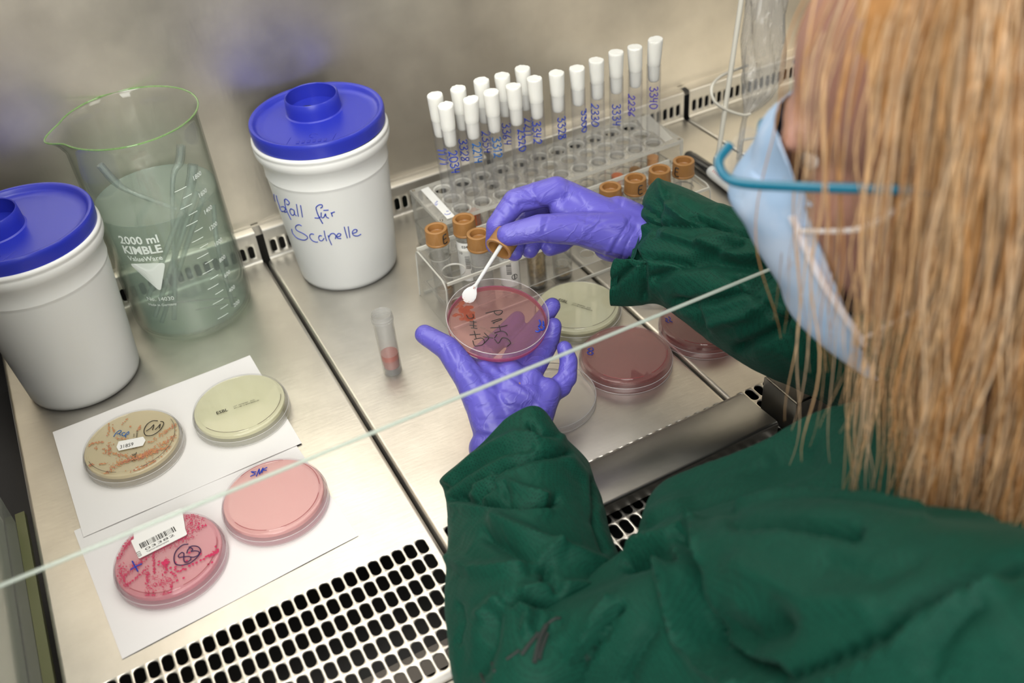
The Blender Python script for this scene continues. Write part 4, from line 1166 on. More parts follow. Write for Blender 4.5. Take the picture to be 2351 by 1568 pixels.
for x, s in ((QX0, -1), (QX1, 1)):
    bm = bmesh.new(); P = rounded_frame(x, s*.003)
    a = [bm.verts.new(p) for p in P]; b = [bm.verts.new(p - Vector((s*.002, 0, 0))) for p in P]
    bm.faces.new(a); bm.faces.new(b[::-1])
    for k in range(len(P)): bm.faces.new((a[k], b[k], b[(k+1) % len(P)], a[(k+1) % len(P)]))
    bmesh.ops.recalc_face_normals(bm, faces=bm.faces[:]); bm.transform(inv2)
    obj('end_wall', bm, M['rackplastic'], rack2, smooth=False)
    bm = bmesh.new(); tube(bm, P, .0009, 6); bm.transform(inv2); obj('end_bead', bm, M['acryledge'], rack2)
for y, z in ((QY0, .0582), (QY1, .0582), (QY0, .0015), (QY1, .0015)):
    bm = bmesh.new(); v, f = box(bm, QX0+.002, QX1-.002, y-.0009, y+.0009, z-.0016, z+.0016); bm.transform(inv2); obj('rail', bm, M['acryledge'], rack2, smooth=False)
for x in (.5565, .6195, .6825):
    bm = bmesh.new(); box(bm, x-.0008, x+.0008, QY0+.003, QY1-.003, .0020, .0560); bm.transform(inv2); obj('partition', bm, M['rackplastic'], rack2, smooth=False)
bm = bmesh.new(); v, f = box(bm, 0, .009, 0, .0075, .0, .0003); bm.transform(inv2 @ Matrix.Translation((.5680, .3075, .0004)) @ Matrix.Rotation(-.5, 4, 'Z'))
o = obj('paper_scrap', bm, M['label'], None, smooth=False); o.location = (QX0, QY0, 0)
tag(o, 'small white scrap of paper on the tray before the vial rack', 'paper scrap')

def cap_mesh():
    bm = bmesh.new(); n = 96
    rings = lathe(bm, [(.0100, .0), (.0122, .0), (.0125, .0006), (.0125, .0016), (.0122, .0022), (.01205, .0026), (.01190, .0160), (.0116, .0170), (.0110, .0174), (.0090, .0174), (.0084, .0170), (.0082, .0162), (.0080, .0105), (.0074, .0098), (.0010, .0094), (0, .0100)], n)
    for k in (5, 6):
        for i, v in enumerate(rings[k]):
            if i % 2 == 0: v.co.x *= .975; v.co.y *= .975
    lathe(bm, [(.0100, .0), (.0102, .0080), (0, .0082)], n)
    return bm
CAPM = None
def add_cap(root, z=.0730):
    global CAPM
    if CAPM is None:
        bm = cap_mesh(); CAPM = bpy.data.meshes.new('cap'); bm.to_mesh(CAPM); bm.free(); CAPM.materials.append(M['cap'])
        for p in CAPM.polygons: p.use_smooth = True
        CAPM.set_sharp_from_angle(angle=math.radians(35))
    o = bpy.data.objects.new('cap', CAPM); COL.objects.link(o); o.parent = root; o.location = (0, 0, z); return o
def vial(label, x, y, mark=None, content=None, sticker_=False, cap=True, frosted=False, open_liquid=False):
    root = thing('sample_vial', label, 'sample vial', (x, y, .0004), group='sample vials in the clear plastic rack')
    bm = bmesh.new(); R_ = .0107
    lathe(bm, [(0, .0012), (.0075, .0010), (.0098, .0016), (R_, .0040), (R_, .0740), (R_-.0009, .0740), (R_-.0009, .0050), (.0088, .0030), (0, .0026)], 32)
    obj('vial_wall', bm, M['frost' if frosted else 'rackplastic'], root)
    if cap:
        c = add_cap(root)
        if mark is not None:
            a0 = towards_cam(Vector((x, y, .08))) + mark; bm = bmesh.new()
            write(bm, 'E', lambda a, b: Vector((.01225*math.cos(a0 + (a-.0035)/.0122), .01225*math.sin(a0 + (a-.0035)/.0122), .0035 + b)), .0098, .00060, .1)
            o = obj('marker_letter', bm, M['blackmark'], c); o['label'] = 'black handwritten letter E'
    if content:
        mat, z1 = content; bm = bmesh.new(); lathe(bm, [(0, .0035), (.0086, .0040), (.0094, .0060), (.0094, z1), (.0080, z1+.0006), (0, z1-.0005)], 24)
        for v in bm.verts: v.co.z += .0012*noise.noise(v.co*300) if v.co.z > z1-.002 else 0
        obj('contents', bm, M[mat], root)
    if sticker_:
        a0 = towards_cam(Vector((x, y, .05))) - .1; bm = bmesh.new(); R3 = .01085; n = 20
        rows = [[bm.verts.new((R3*math.cos(a0-1.25+2.5*i/n), R3*math.sin(a0-1.25+2.5*i/n), z)) for i in range(n+1)] for z in (.018, .066)]
        for i in range(n): bm.faces.new((rows[0][i], rows[0][i+1], rows[1][i+1], rows[1][i]))
        lb2 = obj('barcode_label', bm, M['label'], root); lb2['label'] = 'white barcode label'
        bm = bmesh.new(); rnd = random.Random(int(x*1e4)); z = .034; R4 = R3 + .0001
        while z < .050:
            t = rnd.choice((.0003, .0005, .0009))
            vs = [bm.verts.new((R4*math.cos(a0+a), R4*math.sin(a0+a), zz)) for a, zz in ((-.25, z), (.0, z), (.25, z), (.25, z+t), (.0, z+t), (-.25, z+t))]; bm.faces.new(vs); z += t + rnd.choice((.0004, .0006))
        me = mesh_text('0342', .0045, .00002, .0001)
        for v in me.vertices:
            a = a0 - .45 + v.co.x/R4; v.co = Vector((R4*math.cos(a), R4*math.sin(a), .0600 + v.co.y))
        bm.from_mesh(me); bpy.data.meshes.remove(me)
        me = mesh_text('10', .0045, .00002, .0001)
        for v in me.vertices:
            a = a0 - .85 + v.co.x/R4; v.co = Vector((R4*math.cos(a), R4*math.sin(a), .0520 + v.co.y))
        bm.from_mesh(me); bpy.data.meshes.remove(me)
        tube(bm, [(R4*math.cos(a0+.5+.28*math.cos(t)), R4*math.sin(a0+.5+.28*math.cos(t)), .030+.0032*math.sin(t)) for t in [k*.4 for k in range(16)]], .0004, 4)
        tube(bm, [(R4*math.cos(a0+.5), R4*math.sin(a0+.5), z) for z in (.027, .033)], .0006, 4)
        obj('label_print', bm, M['black'], lb2)
    return root
vial('leftmost brown capped vial at the rear, its cap lettered E on the right side', VX[0], VY[1], mark=.75, content=('amber', .012))
vial('brown capped vial with barcode label, second from the left in the rear row', VX[1], VY[1], sticker_=True)
vial('brown capped frosted vial in the front row, just left of the held cap', VX[1], VY[0], frosted=True)
vial('open barcoded vial without cap, right below the pinched brown cap', VX[2], VY[0], sticker_=True, cap=False)
vial('vial with dark brown contents beneath the curled fingers', VX[3], VY[0], content=('stool', .045), cap=True)
vial('nearly empty clear vial under the gloved palm, brown residue at its base', VX[4], VY[0], content=('stool', .006))
vial('brown capped vial touching the wrist side of the upper glove', VX[6], VY[0])
vial('brown capped vial lettered E on its right side, third from the right end', VX[7], VY[0], mark=.55, content=('amber', .050))
vial('brown capped vial without letter, second from the right end of the rack', VX[8], VY[0])
vial('rightmost brown capped vial, lettered E on its left side, beside the pen cap', VX[9], VY[0], mark=-.55)

# ------------------------------------------------------------------ marker pen
def along(a, b):
    a, b = Vector(a), Vector(b); d = b-a
    return Matrix.Translation(a) @ d.to_track_quat('Z', 'X').to_matrix().to_4x4(), d.length
a = atz(1578, 356, .0085); m_ = atz(1632, 392, .0085); b = atz(1747, 482, .0085)
pen = thing('marker_pen', 'white marker pen with black cap lying behind the green sleeve', 'marker pen', tuple(m_))
mt, L_ = along(Vector((0, 0, 0)), b - m_)
bm = bmesh.new(); lathe(bm, [(0, -.001), (.0066, -.0005), (.0078, .003), (.0082, .010), (.0082, L_-.014), (.0074, L_-.004), (.0060, L_), (0, L_)], 32); bm.transform(mt); obj('barrel', bm, M['penwhite'], pen)
mt2, L2 = along(Vector((0, 0, 0)), a - m_)
bm = bmesh.new(); lathe(bm, [(0, 0), (.0072, 0), (.0076, .002), (.0070, L2-.003), (.0055, L2), (0, L2)], 32); box(bm, -.0012, .0012, .0068, .0100, .004, L2-.003); bm.transform(mt2); obj('pen_cap', bm, M['penblack'], pen)
bm = bmesh.new(); rnd = random.Random(2)
for k in range(9):
    z = .050 + k*.0042; A_ = 2.0
    tube(bm, [mt @ Vector((.0083*math.cos(t), .0083*math.sin(t), z + .002*rnd.random())) for t in (A_-.3, A_-.1, A_+.1, A_+.3)], .0003, 4)
obj('barrel_print', bm, M['purpleink'], pen)['label'] = 'worn violet print'
bm = bmesh.new()
for k in range(26):
    z = .012 + k*.0034; t = .55
    tube(bm, [mt @ Vector((.0083*math.cos(t+dt), .0083*math.sin(t+dt), z)) for dt in (-.2, 0, .2)], .0006, 4)
obj('red_print', bm, M['redink'], pen)

# ------------------------------------------------------------------ wire stand with a clear waste bag
st = thing('wire_stand', 'white coated wire stand with a ring, at the far right behind the pen', 'wire stand', (.848, .428, 0))
O = Vector((.848, .428, 0))
top = aty(1708, -40, .434)
bm = bmesh.new(); tube(bm, [Vector((0, 0, .0012)), (top-O)*.5, top-O], .0031, 12); tube(bm, [Vector((0, 0, .0)), Vector((0.0005, 0, .016))], .0042, 12); obj('upright', bm, M['frame'], st)
pts = [aty(u, v, y) for u, v, y in ((1716,150,.50),(1690,160,.475),(1655,175,.455),(1634,200,.440),(1640,232,.432),(1668,252,.428),(1705,264,.425),(1722,262,.425))]
bm = bmesh.new(); tube(bm, [p-O for p in catmull(pts, 6)], .0019, 10); obj('ring', bm, M['frame'], st)
pts = [aty(u, v, .43) for u, v in ((1699,372),(1700,345),(1703,325),(1712,320),(1740,316),(1785,312))]
bm = bmesh.new(); tube(bm, [p-O for p in catmull(pts, 5)], .0019, 8); obj('lower_arm', bm, M['frame'], st)
bm = bmesh.new()
axis = [(1762,-40,44,.47),(1760,10,42,.465),(1757,60,44,.46),(1754,110,46,.455),(1750,160,44,.45),(1743,200,38,.445),(1728,235,22,.44),(1713,262,7,.435),(1706,290,6,.433),(1700,330,6.5,.43),(1696,372,6,.43)]
rings = []; n = 40
ax = []
for u, v, w, y in axis:
    p = aty(u, v, y); ax.append((p, w/F_PX*(project(p)[2])))
fr_ = frames([p for p, _ in ax])
P_ = catmull([p for p, _ in ax], 4); R_ = catmull([Vector((r, 0, 0)) for _, r in ax], 4)
fr_ = frames(P_)
for k, (p, r) in enumerate(zip(P_, R_)):
    t, a_, b_ = fr_[k]; ring = []
    for i in range(n):
        th = 2*math.pi*i/n
        fold = 1 + .16*(abs(math.sin(th*2.5 + k*.18))*2-1)*min(1, r.x/.012) + .10*noise.noise(Vector((math.cos(th)*2, math.sin(th)*2, k*.22)))
        ring.append(bm.verts.new(p + a_*(r.x*fold*math.cos(th)) + b_*(r.x*fold*math.sin(th))))
    rings.append(ring)
for A, B in zip(rings, rings[1:]):
    for i in range(n): bm.faces.new((A[i], A[(i+1) % n], B[(i+1) % n], B[i]))
bm.faces.new(rings[-1])
bg = obj('waste_bag', bm, M['bag'], None, smooth=False)
tag(bg, 'clear crumpled plastic waste bag hanging in the white wire stand', 'plastic bag')
# ------------------------------------------------------------------ organic modelling helpers
def capsule(bm, a, b, ra, rb, n=16, flat=None):
    """tapered limb segment with round ends; flat = (axis vector, factor) squeezes it"""
    a, b = Vector(a), Vector(b); d = b-a; L_ = max(d.length, 1e-5)
    q = d.to_track_quat('Z', 'X').to_matrix() if d.length > 1e-6 else Matrix.Identity(3)
    prof = [(ra*math.sin(t), -ra*math.cos(t)) for t in [k*math.pi/2/5 for k in range(6)]] + [(rb*math.cos(t), L_ + rb*math.sin(t)) for t in [k*math.pi/2/5 for k in range(6)]]
    rings = []
    vs = []
    for r, z in prof:
        if r < 1e-6: v = bm.verts.new(a + q @ Vector((0, 0, z))); rings.append([v]*n); vs.append(v)
        else:
            ring = [bm.verts.new(a + q @ Vector((r*math.cos(2*math.pi*i/n), r*math.sin(2*math.pi*i/n), z))) for i in range(n)]
            rings.append(ring); vs += ring
    for A, B in zip(rings, rings[1:]):
        for i in range(n):
            f = []
            for v in (A[i], A[(i+1) % n], B[(i+1) % n], B[i]):
                if v not in f: f.append(v)
            if len(f) > 2: bm.faces.new(f)
    if flat:
        ax, k = Vector(flat[0]).normalized(), flat[1]; m = (a+b)/2
        for v in vs: v.co -= ax*((v.co-m).dot(ax)*(1-k))
def ellipsoid(bm, c, R3, radii, u=28, w=18):
    """R3: 3x3 with the axes as columns"""
    rings = []
    for j in range(w+1):
        t = math.pi*j/w
        if j in (0, w): v = bm.verts.new(Vector(c) + R3 @ Vector((0, 0, radii[2]*math.cos(t)))); rings.append([v]*u)
        else: rings.append([bm.verts.new(Vector(c) + R3 @ Vector((radii[0]*math.sin(t)*math.cos(2*math.pi*i/u), radii[1]*math.sin(t)*math.sin(2*math.pi*i/u), radii[2]*math.cos(t)))) for i in range(u)])
    for A, B in zip(rings, rings[1:]):
        for i in range(u):
            f = []
            for v in (A[i], B[i], B[(i+1) % u], A[(i+1) % u]):
                if v not in f: f.append(v)
            if len(f) > 2: bm.faces.new(f)
def remeshed(name, bm, voxel, smooth_it=6, factor=.5):
    me = bpy.data.meshes.new(name); bm.to_mesh(me); bm.free()
    o = bpy.data.objects.new(name, me); COL.objects.link(o)
    r = o.modifiers.new('r', 'REMESH'); r.mode = 'VOXEL'; r.voxel_size = voxel; r.adaptivity = 0
    s = o.modifiers.new('s', 'SMOOTH'); s.factor = factor; s.iterations = smooth_it
    dg = bpy.context.evaluated_depsgraph_get(); dg.update()
    out = bpy.data.meshes.new_from_object(o.evaluated_get(dg))
    bpy.data.objects.remove(o); bpy.data.meshes.remove(me)
    return out
def seg_dist(px, py, pts):
    best = 1e9; side = 1
    for (ax, ay), (bx, by) in zip(pts, pts[1:]):
        dx, dy = bx-ax, by-ay; L2 = dx*dx+dy*dy or 1e-9
        t = max(0, min(1, ((px-ax)*dx+(py-ay)*dy)/L2)); qx, qy = ax+t*dx-px, ay+t*dy-py
        d = math.hypot(qx, qy)
        if d < best: best = d; side = 1 if (dx*(py-ay) - dy*(px-ax)) > 0 else -1; tt = t
    return best, side
def folds(me, lst, amp_noise=0.0, nscale=60.0, stretch=None, seed=0.0, gain=1.0):
    """carve cloth or glove folds: (polyline, width, depth) with depth > 0 a valley and < 0 a ridge"""
    nrm = [v.normal.copy() for v in me.vertices]
    L2 = []
    for pts, w, dep in lst:
        xs = [p[0] for p in pts]; ys = [p[1] for p in pts]
        L2.append((pts, w, dep, min(xs)-3*w, max(xs)+3*w, min(ys)-3*w, max(ys)+3*w))
    for v, n in zip(me.vertices, nrm):
        off = 0.0
        tocam = (CAM_LOC - v.co).normalized(); fac = n.dot(tocam)
        if fac > -.15 and L2:
            u, y, _ = project(v.co); k = min(1, max(0, (fac+.15)*2))
            for pts, w, dep, x0, x1, y0, y1 in L2:
                if x0 < u < x1 and y0 < y < y1:
                    d, s = seg_dist(u, y, pts)
                    if d < 3*w: off -= gain*dep*math.exp(-(d/w)**2)*k
        if amp_noise:
            p = v.co*nscale
            if stretch: p = Vector((p.x*stretch[0], p.y*stretch[1], p.z*stretch[2]))
            q = 1 - abs(noise.noise(p + Vector((seed, 0, 0))))*2.2
            off += amp_noise*q
        v.co += n*off
    me.update()
def PT(t): return atd(t[0], t[1], t[2])
def hand_mesh(bm, chains, palms):
    for ch in chains:
        for a, b in zip(ch, ch[1:]): capsule(bm, PT(a), PT(b), a[3], b[3])
    for a, b in palms: capsule(bm, PT(a), PT(b), a[3], b[3])

# nitrile glove material: violet blue, slightly glossy, with fine creases
def glove_mat():
    m, nt, out = newmat('violet_nitrile')
    N, L = nt.nodes, nt.links
    b = N.new('ShaderNodeBsdfPrincipled'); b.inputs['Base Color'].default_value = (.112, .096, .47, 1); b.inputs['Roughness'].default_value = .38
    b.inputs['Specular IOR Level'].default_value = .42; b.inputs['Coat Weight'].default_value = .10; b.inputs['Coat Roughness'].default_value = .3
    b.inputs['Subsurface Weight'].default_value = .05; b.inputs['Subsurface Radius'].default_value = (.002, .002, .006)
    tc = N.new('ShaderNodeTexCoord')
    mp = N.new('ShaderNodeMapping'); mp.inputs['Scale'].default_value = (28, 75, 45); mp.inputs['Rotation'].default_value = (.4, .3, .6)
    n1 = N.new('ShaderNodeTexNoise'); n1.inputs['Scale'].default_value = 1.0; n1.inputs['Detail'].default_value = 3; n1.inputs['Distortion'].default_value = 1.1
    cr = N.new('ShaderNodeValToRGB'); e = cr.color_ramp.elements; e[0].position = .44; e[0].color = (0, 0, 0, 1); e[1].position = .56; e[1].color = (0, 0, 0, 1)
    x = e.new(.50); x.color = (1, 1, 1, 1)
    bp = N.new('ShaderNodeBump'); bp.inputs['Strength'].default_value = .30; bp.inputs['Distance'].default_value = .0010
    L.new(tc.outputs['Object'], mp.inputs[0]); L.new(mp.outputs[0], n1.inputs[0]); L.new(n1.outputs[0], cr.inputs[0]); L.new(cr.outputs[0], bp.inputs['Height'])
    n2 = N.new('ShaderNodeTexNoise'); n2.inputs['Scale'].default_value = 900; b2 = N.new('ShaderNodeBump'); b2.inputs['Strength'].default_value = .06; b2.inputs['Distance'].default_value = .0004
    L.new(tc.outputs['Object'], n2.inputs[0]); L.new(n2.outputs[0], b2.inputs['Height']); L.new(bp.outputs[0], b2.inputs['Normal']); L.new(b2.outputs[0], b.inputs['Normal'])
    L.new(b.outputs[0], out.inputs[0]); return m
M['glove'] = glove_mat()

# ------------------------------------------------------------------ the held culture plate
RIGHT, UP, BACK = (_R @ Vector(v) for v in ((1, 0, 0), (0, 1, 0), (0, 0, 1)))
nrm_ = (RIGHT*.05 + UP*.66 + BACK*.75).normalized()
pc = atd(1141, 748, .874)              # centre of the plate's underside
xa = (RIGHT - nrm_*RIGHT.dot(nrm_)).normalized(); ya = nrm_.cross(xa)
Rm = Matrix((xa, ya, nrm_)).transposed().to_4x4()
held = thing('culture_plate', 'translucent pink culture plate held on the palm of the lower gloved hand', 'petri dish', pc)
held.rotation_euler = Rm.to_euler()
bm = bmesh.new()
lathe(bm, [(0, .0), (.0400, .0), (.0405, .0006), (.0432, .0006), (.0440, .0016), (.0455, .0130), (.0457, .0140), (.0450, .0143), (.0444, .0138), (.0430, .0020), (.0425, .0016), (0, .0014)], 80)
obj('dish_base', bm, M['dishpink'], held)
bm = bmesh.new(); lathe(bm, [(0, .0016), (.0428, .0018), (.0434, .0052), (.0431, .0058), (.0422, .0055), (0, .0054)], 80); obj('agar', bm, AG['held'], held)
M['agaredge'] = agar('deep_pink_agar_edge', (.72, .22, .38), (.92, .55, .66), .5)
bm = bmesh.new(); lathe(bm, [(.0433, .0014), (.0440, .0018), (.0446, .0058), (.0436, .0060)], 80, closed=True); obj('agar_edge', bm, M['agaredge'], held)
bm = bmesh.new(); tube(bm, [(.0455*math.cos(2*math.pi*k/64), .0455*math.sin(2*math.pi*k/64), .0140) for k in range(65)], .0003, 6, caps=False); obj('dish_rim', bm, M['dishrim'], held)
bpy.context.view_layer.update()
hinv = held.matrix_world.inverted()
def on_held(u, v, z=.0): return hinv @ atplane(u, v, pc + nrm_*z, nrm_)
bm = bmesh.new()
def c6b(l): return [(930 + a/3.4085, 600 + b/3.4085) for a, b in l]
for s in ([(630,405),(700,390),(750,382),(760,400),(730,420),(700,405),(700,385)], [(675,470),(740,450),(755,455),(690,480),(700,485)], [(668,520),(740,515),(800,500)], [(735,500),(745,540)], [(700,560),(755,545),(790,560),(800,580)], [(700,610),(730,640),(760,600),(800,605),(825,640),(800,665)], [(700,600),(720,570)],
          [(530,415),(535,440),(500,445),(480,420)], [(505,470),(560,475)], [(505,500),(560,505)], [(515,520),(565,525)], [(535,465),(535,520)], [(540,545),(555,600)], [(505,575),(590,570)], [(530,620),(545,660),(600,655),(620,630),(600,600),(540,610)], [(620,640),(655,600),(640,580),(620,560)], [(610,590),(690,600)]):
    P_ = catmull([Vector((a, b, 0)) for a, b in c6b(s)], 4)
    tube(bm, [on_held(p.x, p.y, .0063) for p in P_], .00042, 5)
obj('marker_writing', bm, M['blackmark'], held)['label'] = 'black marker letters seen through the agar'
bm = bmesh.new()
for s in ([(1050,460),(1060,490),(1045,510)], [(1080,470),(1085,500)], [(1020,545),(1040,550),(1060,535),(1045,520)], [(1070,540),(1090,520),(1075,500)]):
    P_ = catmull([Vector((a, b, 0)) for a, b in c6b(s)], 4); tube(bm, [on_held(p.x, p.y, .0063) for p in P_], .0008, 5)
obj('blue_marks', bm, M['blueink'], held)
bm = bmesh.new(); me = mesh_text('LOT 1000380960  2011-08-15', .0028, .00002)
a = on_held(1101, 752, .0062); b = on_held(1140, 772, .0062)
me.transform(Matrix.Translation(a) @ Matrix.Rotation(math.atan2(b.y-a.y, b.x-a.x), 4, 'Z')); bm.from_mesh(me)
obj('printed_code', bm, M['ledge'], held, smooth=False)
# smear of red sample below the spoon
bm = bmesh.new(); rnd = random.Random(4)
for k in range(70):
    u, v = 1066 + rnd.gauss(0, 9), 712 + rnd.gauss(0, 8)
    if k > 45: u, v = 1078 + rnd.gauss(0, 5), 728 + rnd.gauss(0, 5)
    p = on_held(u, v, .0058); r_ = rnd.uniform(.0012, .0030)
    ellipsoid(bm, p, Matrix.Identity(3), (r_, r_*.8, .0003), 8, 4)
M['smear'] = agar('red_brown_smear', (.58, .24, .16), (.93, .66, .58), .24)
sm = obj('sample_smear', bm, M['smear'], held); sm['kind'] = 'stuff'; sm['label'] = 'reddish brown sample smear'

# ------------------------------------------------------------------ cap with spoon, pinched between thumb and index finger
tip = atd(1068, 693, .884); mouth = atd(1144, 573, .853)
axd = (mouth - tip).normalized()       # towards the closed end of the cap
capdir = (RIGHT*.50 + UP*.78 - BACK*.38).normalized()
sc = thing('spoon_cap', 'brown screw cap with white spoon, pinched by the upper gloved hand over the plate', 'spoon cap', mouth)
bm = cap_mesh()
q = capdir.to_track_quat('Z', 'X').to_matrix().to_4x4()
bm.transform(q); o = obj('cap', bm, M['cap'], sc)
bm = bmesh.new()
loc = tip - mouth; d = loc.normalized()
sv_ = d.cross(BACK).normalized(); nv = sv_.cross(d)
tube(bm, [-d*.006, Vector((0, 0, 0)), loc*.35, loc*.72], [.0019, .0019, .0017, .0015], 12)
def sp(t, w, dep):
    c_ = loc*t; return [bm.verts.new(c_ + sv_*(w*math.cos(a)) + nv*(dep*math.sin(a)*(1.0 if math.sin(a) < 0 else .25))) for a in [2*math.pi*i/16 for i in range(16)]]
prof = [(.66, .0016, .0016), (.72, .0026, .0020), (.78, .0050, .0028), (.85, .0064, .0034), (.92, .0062, .0030), (.97, .0044, .0022), (1.0, .0018, .0010)]
rg = [sp(*p) for p in prof]
for A, B in zip(rg, rg[1:]):
    for i in range(16): bm.faces.new((A[i], A[(i+1) % 16], B[(i+1) % 16], B[i]))
bm.faces.new(rg[0][::-1]); bm.faces.new(rg[-1])
obj('spoon', bm, M['spoon'], sc)
bm = bmesh.new()
for k in range(9):
    p = loc*(.90 + .011*k) + sv_*(.0030*math.sin(k*2.1)); ellipsoid(bm, p - nv*.0006, Matrix.Identity(3), (.0013, .0013, .0010), 8, 5)
for k in range(2): ellipsoid(bm, loc*(.70+.02*k) + nv*.0015, Matrix.Identity(3), (.0006, .0006, .0004), 6, 4)
o = obj('sample_residue', bm, M['smear'], sc); o['kind'] = 'stuff'
# ------------------------------------------------------------------ the person
HF, HS, HU = Vector((-.478, .837, -.266)), Vector((-.863, -.504, -.037)), Vector((-.165, .212, .963))
HC = Vector((.5576, -.1381, .3732))
def H(f, s, u): return HC + HF*f + HS*s + HU*u
HR = Matrix((HF, HS, HU)).transposed()
def skin_mat():
    m = pbr('skin', (.36, .19, .14), .5, sss=.15, bump=(500, .1, .0006), noisecol=(14, (.30, .15, .115), .4, .65)); return m
M['skin'] = skin_mat()
M['maskblue'] = pbr('pale_blue_mask_fabric', (.33, .47, .66), .8, bump=(400, .2, .0006), noisecol=(30, (.45, .55, .70), .4, .6))
M['maskinner'] = pbr('white_mask_lining', (.72, .70, .74), .8)
M['strap'] = pbr('white_elastic', (.75, .70, .68), .7)
M['temple'] = pbr('turquoise_glasses_temple', (.0, .12, .20), .3, coat=.3)
M['lens'] = clear('spectacle_lens', (.99, .99, .99), .6, 0, rough=.01)
M['eyewhite'] = pbr('eye_white', (.75, .72, .68), .2)
M['iris'] = pbr('grey_iris', (.10, .13, .15), .2)

def gown_mat():
    m, nt, out = newmat('green_nonwoven_fabric')
    N, L = nt.nodes, nt.links
    b = N.new('ShaderNodeBsdfPrincipled'); b.inputs['Roughness'].default_value = .62; b.inputs['Specular IOR Level'].default_value = .15
    b.inputs['Sheen Weight'].default_value = .05; b.inputs['Sheen Roughness'].default_value = .5; b.inputs['Sheen Tint'].default_value = (.5, .9, .75, 1)
    tc = N.new('ShaderNodeTexCoord')
    vo = N.new('ShaderNodeTexVoronoi'); vo.inputs['Scale'].default_value = 520; vo.inputs['Randomness'].default_value = .25
    cr = N.new('ShaderNodeValToRGB'); e = cr.color_ramp.elements
    e[0].position = .18; e[0].color = (.0010, .012, .009, 1); e[1].position = .50; e[1].color = (.0045, .070, .043, 1)
    nz = N.new('ShaderNodeTexNoise'); nz.inputs['Scale'].default_value = 16; nz.inputs['Detail'].default_value = 4
    mx = N.new('ShaderNodeMixRGB'); mx.blend_type = 'MIX'; mx.inputs[1].default_value = (.0028, .043, .027, 1)
    L.new(tc.outputs['Object'], vo.inputs[0]); L.new(vo.outputs[0], cr.inputs[0]); L.new(tc.outputs['Object'], nz.inputs[0])
    L.new(cr.outputs[0], mx.inputs[2]); L.new(nz.outputs[0], mx.inputs[0]); L.new(mx.outputs[0], b.inputs['Base Color'])
    bp = N.new('ShaderNodeBump'); bp.inputs['Strength'].default_value = .35; bp.inputs['Distance'].default_value = .0006
    L.new(vo.outputs[0], bp.inputs['Height'])
    n2 = N.new('ShaderNodeTexNoise'); n2.inputs['Scale'].default_value = 34; n2.inputs['Detail'].default_value = 3; n2.inputs['Distortion'].default_value = .8
    b2 = N.new('ShaderNodeBump'); b2.inputs['Strength'].default_value = .45; b2.inputs['Distance'].default_value = .006
    L.new(tc.outputs['Object'], n2.inputs[0]); L.new(n2.outputs[0], b2.inputs['Height']); L.new(b2.outputs[0], bp.inputs['Normal'])
    L.new(bp.outputs[0], b.inputs['Normal']); 
    tl = N.new('ShaderNodeBsdfTranslucent'); tl.inputs[0].default_value = (.01, .12, .07, 1)
    ms = N.new('ShaderNodeMixShader'); ms.inputs[0].default_value = .12
    L.new(b.outputs[0], ms.inputs[1]); L.new(tl.outputs[0], ms.inputs[2]); L.new(ms.outputs[0], out.inputs[0]); return m
M['gown'] = gown_mat()

# joints of the figure
L_WR, L_EL, L_SH = PT((1165, 1005, .838)), PT((1250, 1500, .685)), Vector((.475, -.275, .085))
R_WR, R_EL, R_SH = PT((1465, 545, .885)), Vector((.700, -.020, .080)), Vector((.745, -.150, .170))
NECK, CHEST = H(-.030, 0, -.150), Vector((.665, -.320, -.01))

bm = bmesh.new()
ellipsoid(bm, H(-.012, 0, .040), HR, (.098, .075, .088))
ellipsoid(bm, H(.026, 0, -.030), HR, (.070, .067, .080))
ellipsoid(bm, H(.045, 0, -.075), HR, (.042, .038, .034))
for s in (-1, 1):
    ellipsoid(bm, H(.052, s*.036, -.018), HR, (.034, .026, .030))            # cheeks
    capsule(bm, H(.084, s*.012, .030), H(.074, s*.046, .028), .0085, .0085)  # brows
    capsule(bm, H(.020, s*.052, -.055), H(.075, s*.018, -.088), .014, .012)  # jaw
    for k in range(9):                                                        # ears
        a, b = math.radians(-70 + k*32), math.radians(-70 + (k+1)*32)
        capsule(bm, H(-.004+.015*math.cos(a), s*(.077+.004*(k < 6)), .002+.027*math.sin(a)), H(-.004+.015*math.cos(b), s*(.077+.004*(k < 5)), .002+.027*math.sin(b)), .0045, .0042, 8)
    ellipsoid(bm, H(-.004, s*.074, -.002), HR, (.013, .004, .022), 14, 10)
capsule(bm, H(.088, 0, .018), H(.112, 0, -.018), .0075, .0120); capsule(bm, H(.092, .010, -.020), H(.092, -.010, -.020), .009, .009)   # nose
capsule(bm, H(.084, .018, -.048), H(.084, -.018, -.048), .0090, .0090); capsule(bm, H(.083, .016, -.058), H(.083, -.016, -.058), .0085, .0085)  # lips
ellipsoid(bm, H(.078, 0, -.083), HR, (.018, .020, .015))
capsule(bm, H(-.030, 0, -.040), NECK, .052, .056)
capsule(bm, NECK, CHEST, .048, .070)
capsule(bm, CHEST, CHEST + Vector((.03, -.08, -.28)), .078, .105)
capsule(bm, NECK + Vector((0, 0, -.02)), L_SH, .042, .040); capsule(bm, NECK + Vector((0, 0, -.02)), R_SH, .042, .040)
capsule(bm, L_SH, L_EL, .038, .030); capsule(bm, L_EL, L_WR, .030, .021)
capsule(bm, R_SH, R_EL, .038, .030); capsule(bm, R_EL, R_WR, .030, .021)
capsule(bm, L_WR, PT((1180, 900, .852)), .021, .018); capsule(bm, R_WR, PT((1400, 520, .885)), .021, .016)
me = remeshed('person', bm, .0042, 5)
for v in me.vertices:      # eye sockets
    for s in (-1, 1):
        d = (v.co - H(.088, s*.031, .012)).length
        if d < .020: v.co -= HF*.006*(1-d/.020)
person = obj('person', me, M['skin'])
tag(person, 'person with long blond hair, blue mask, green gown and violet gloves, leaning in', 'person')
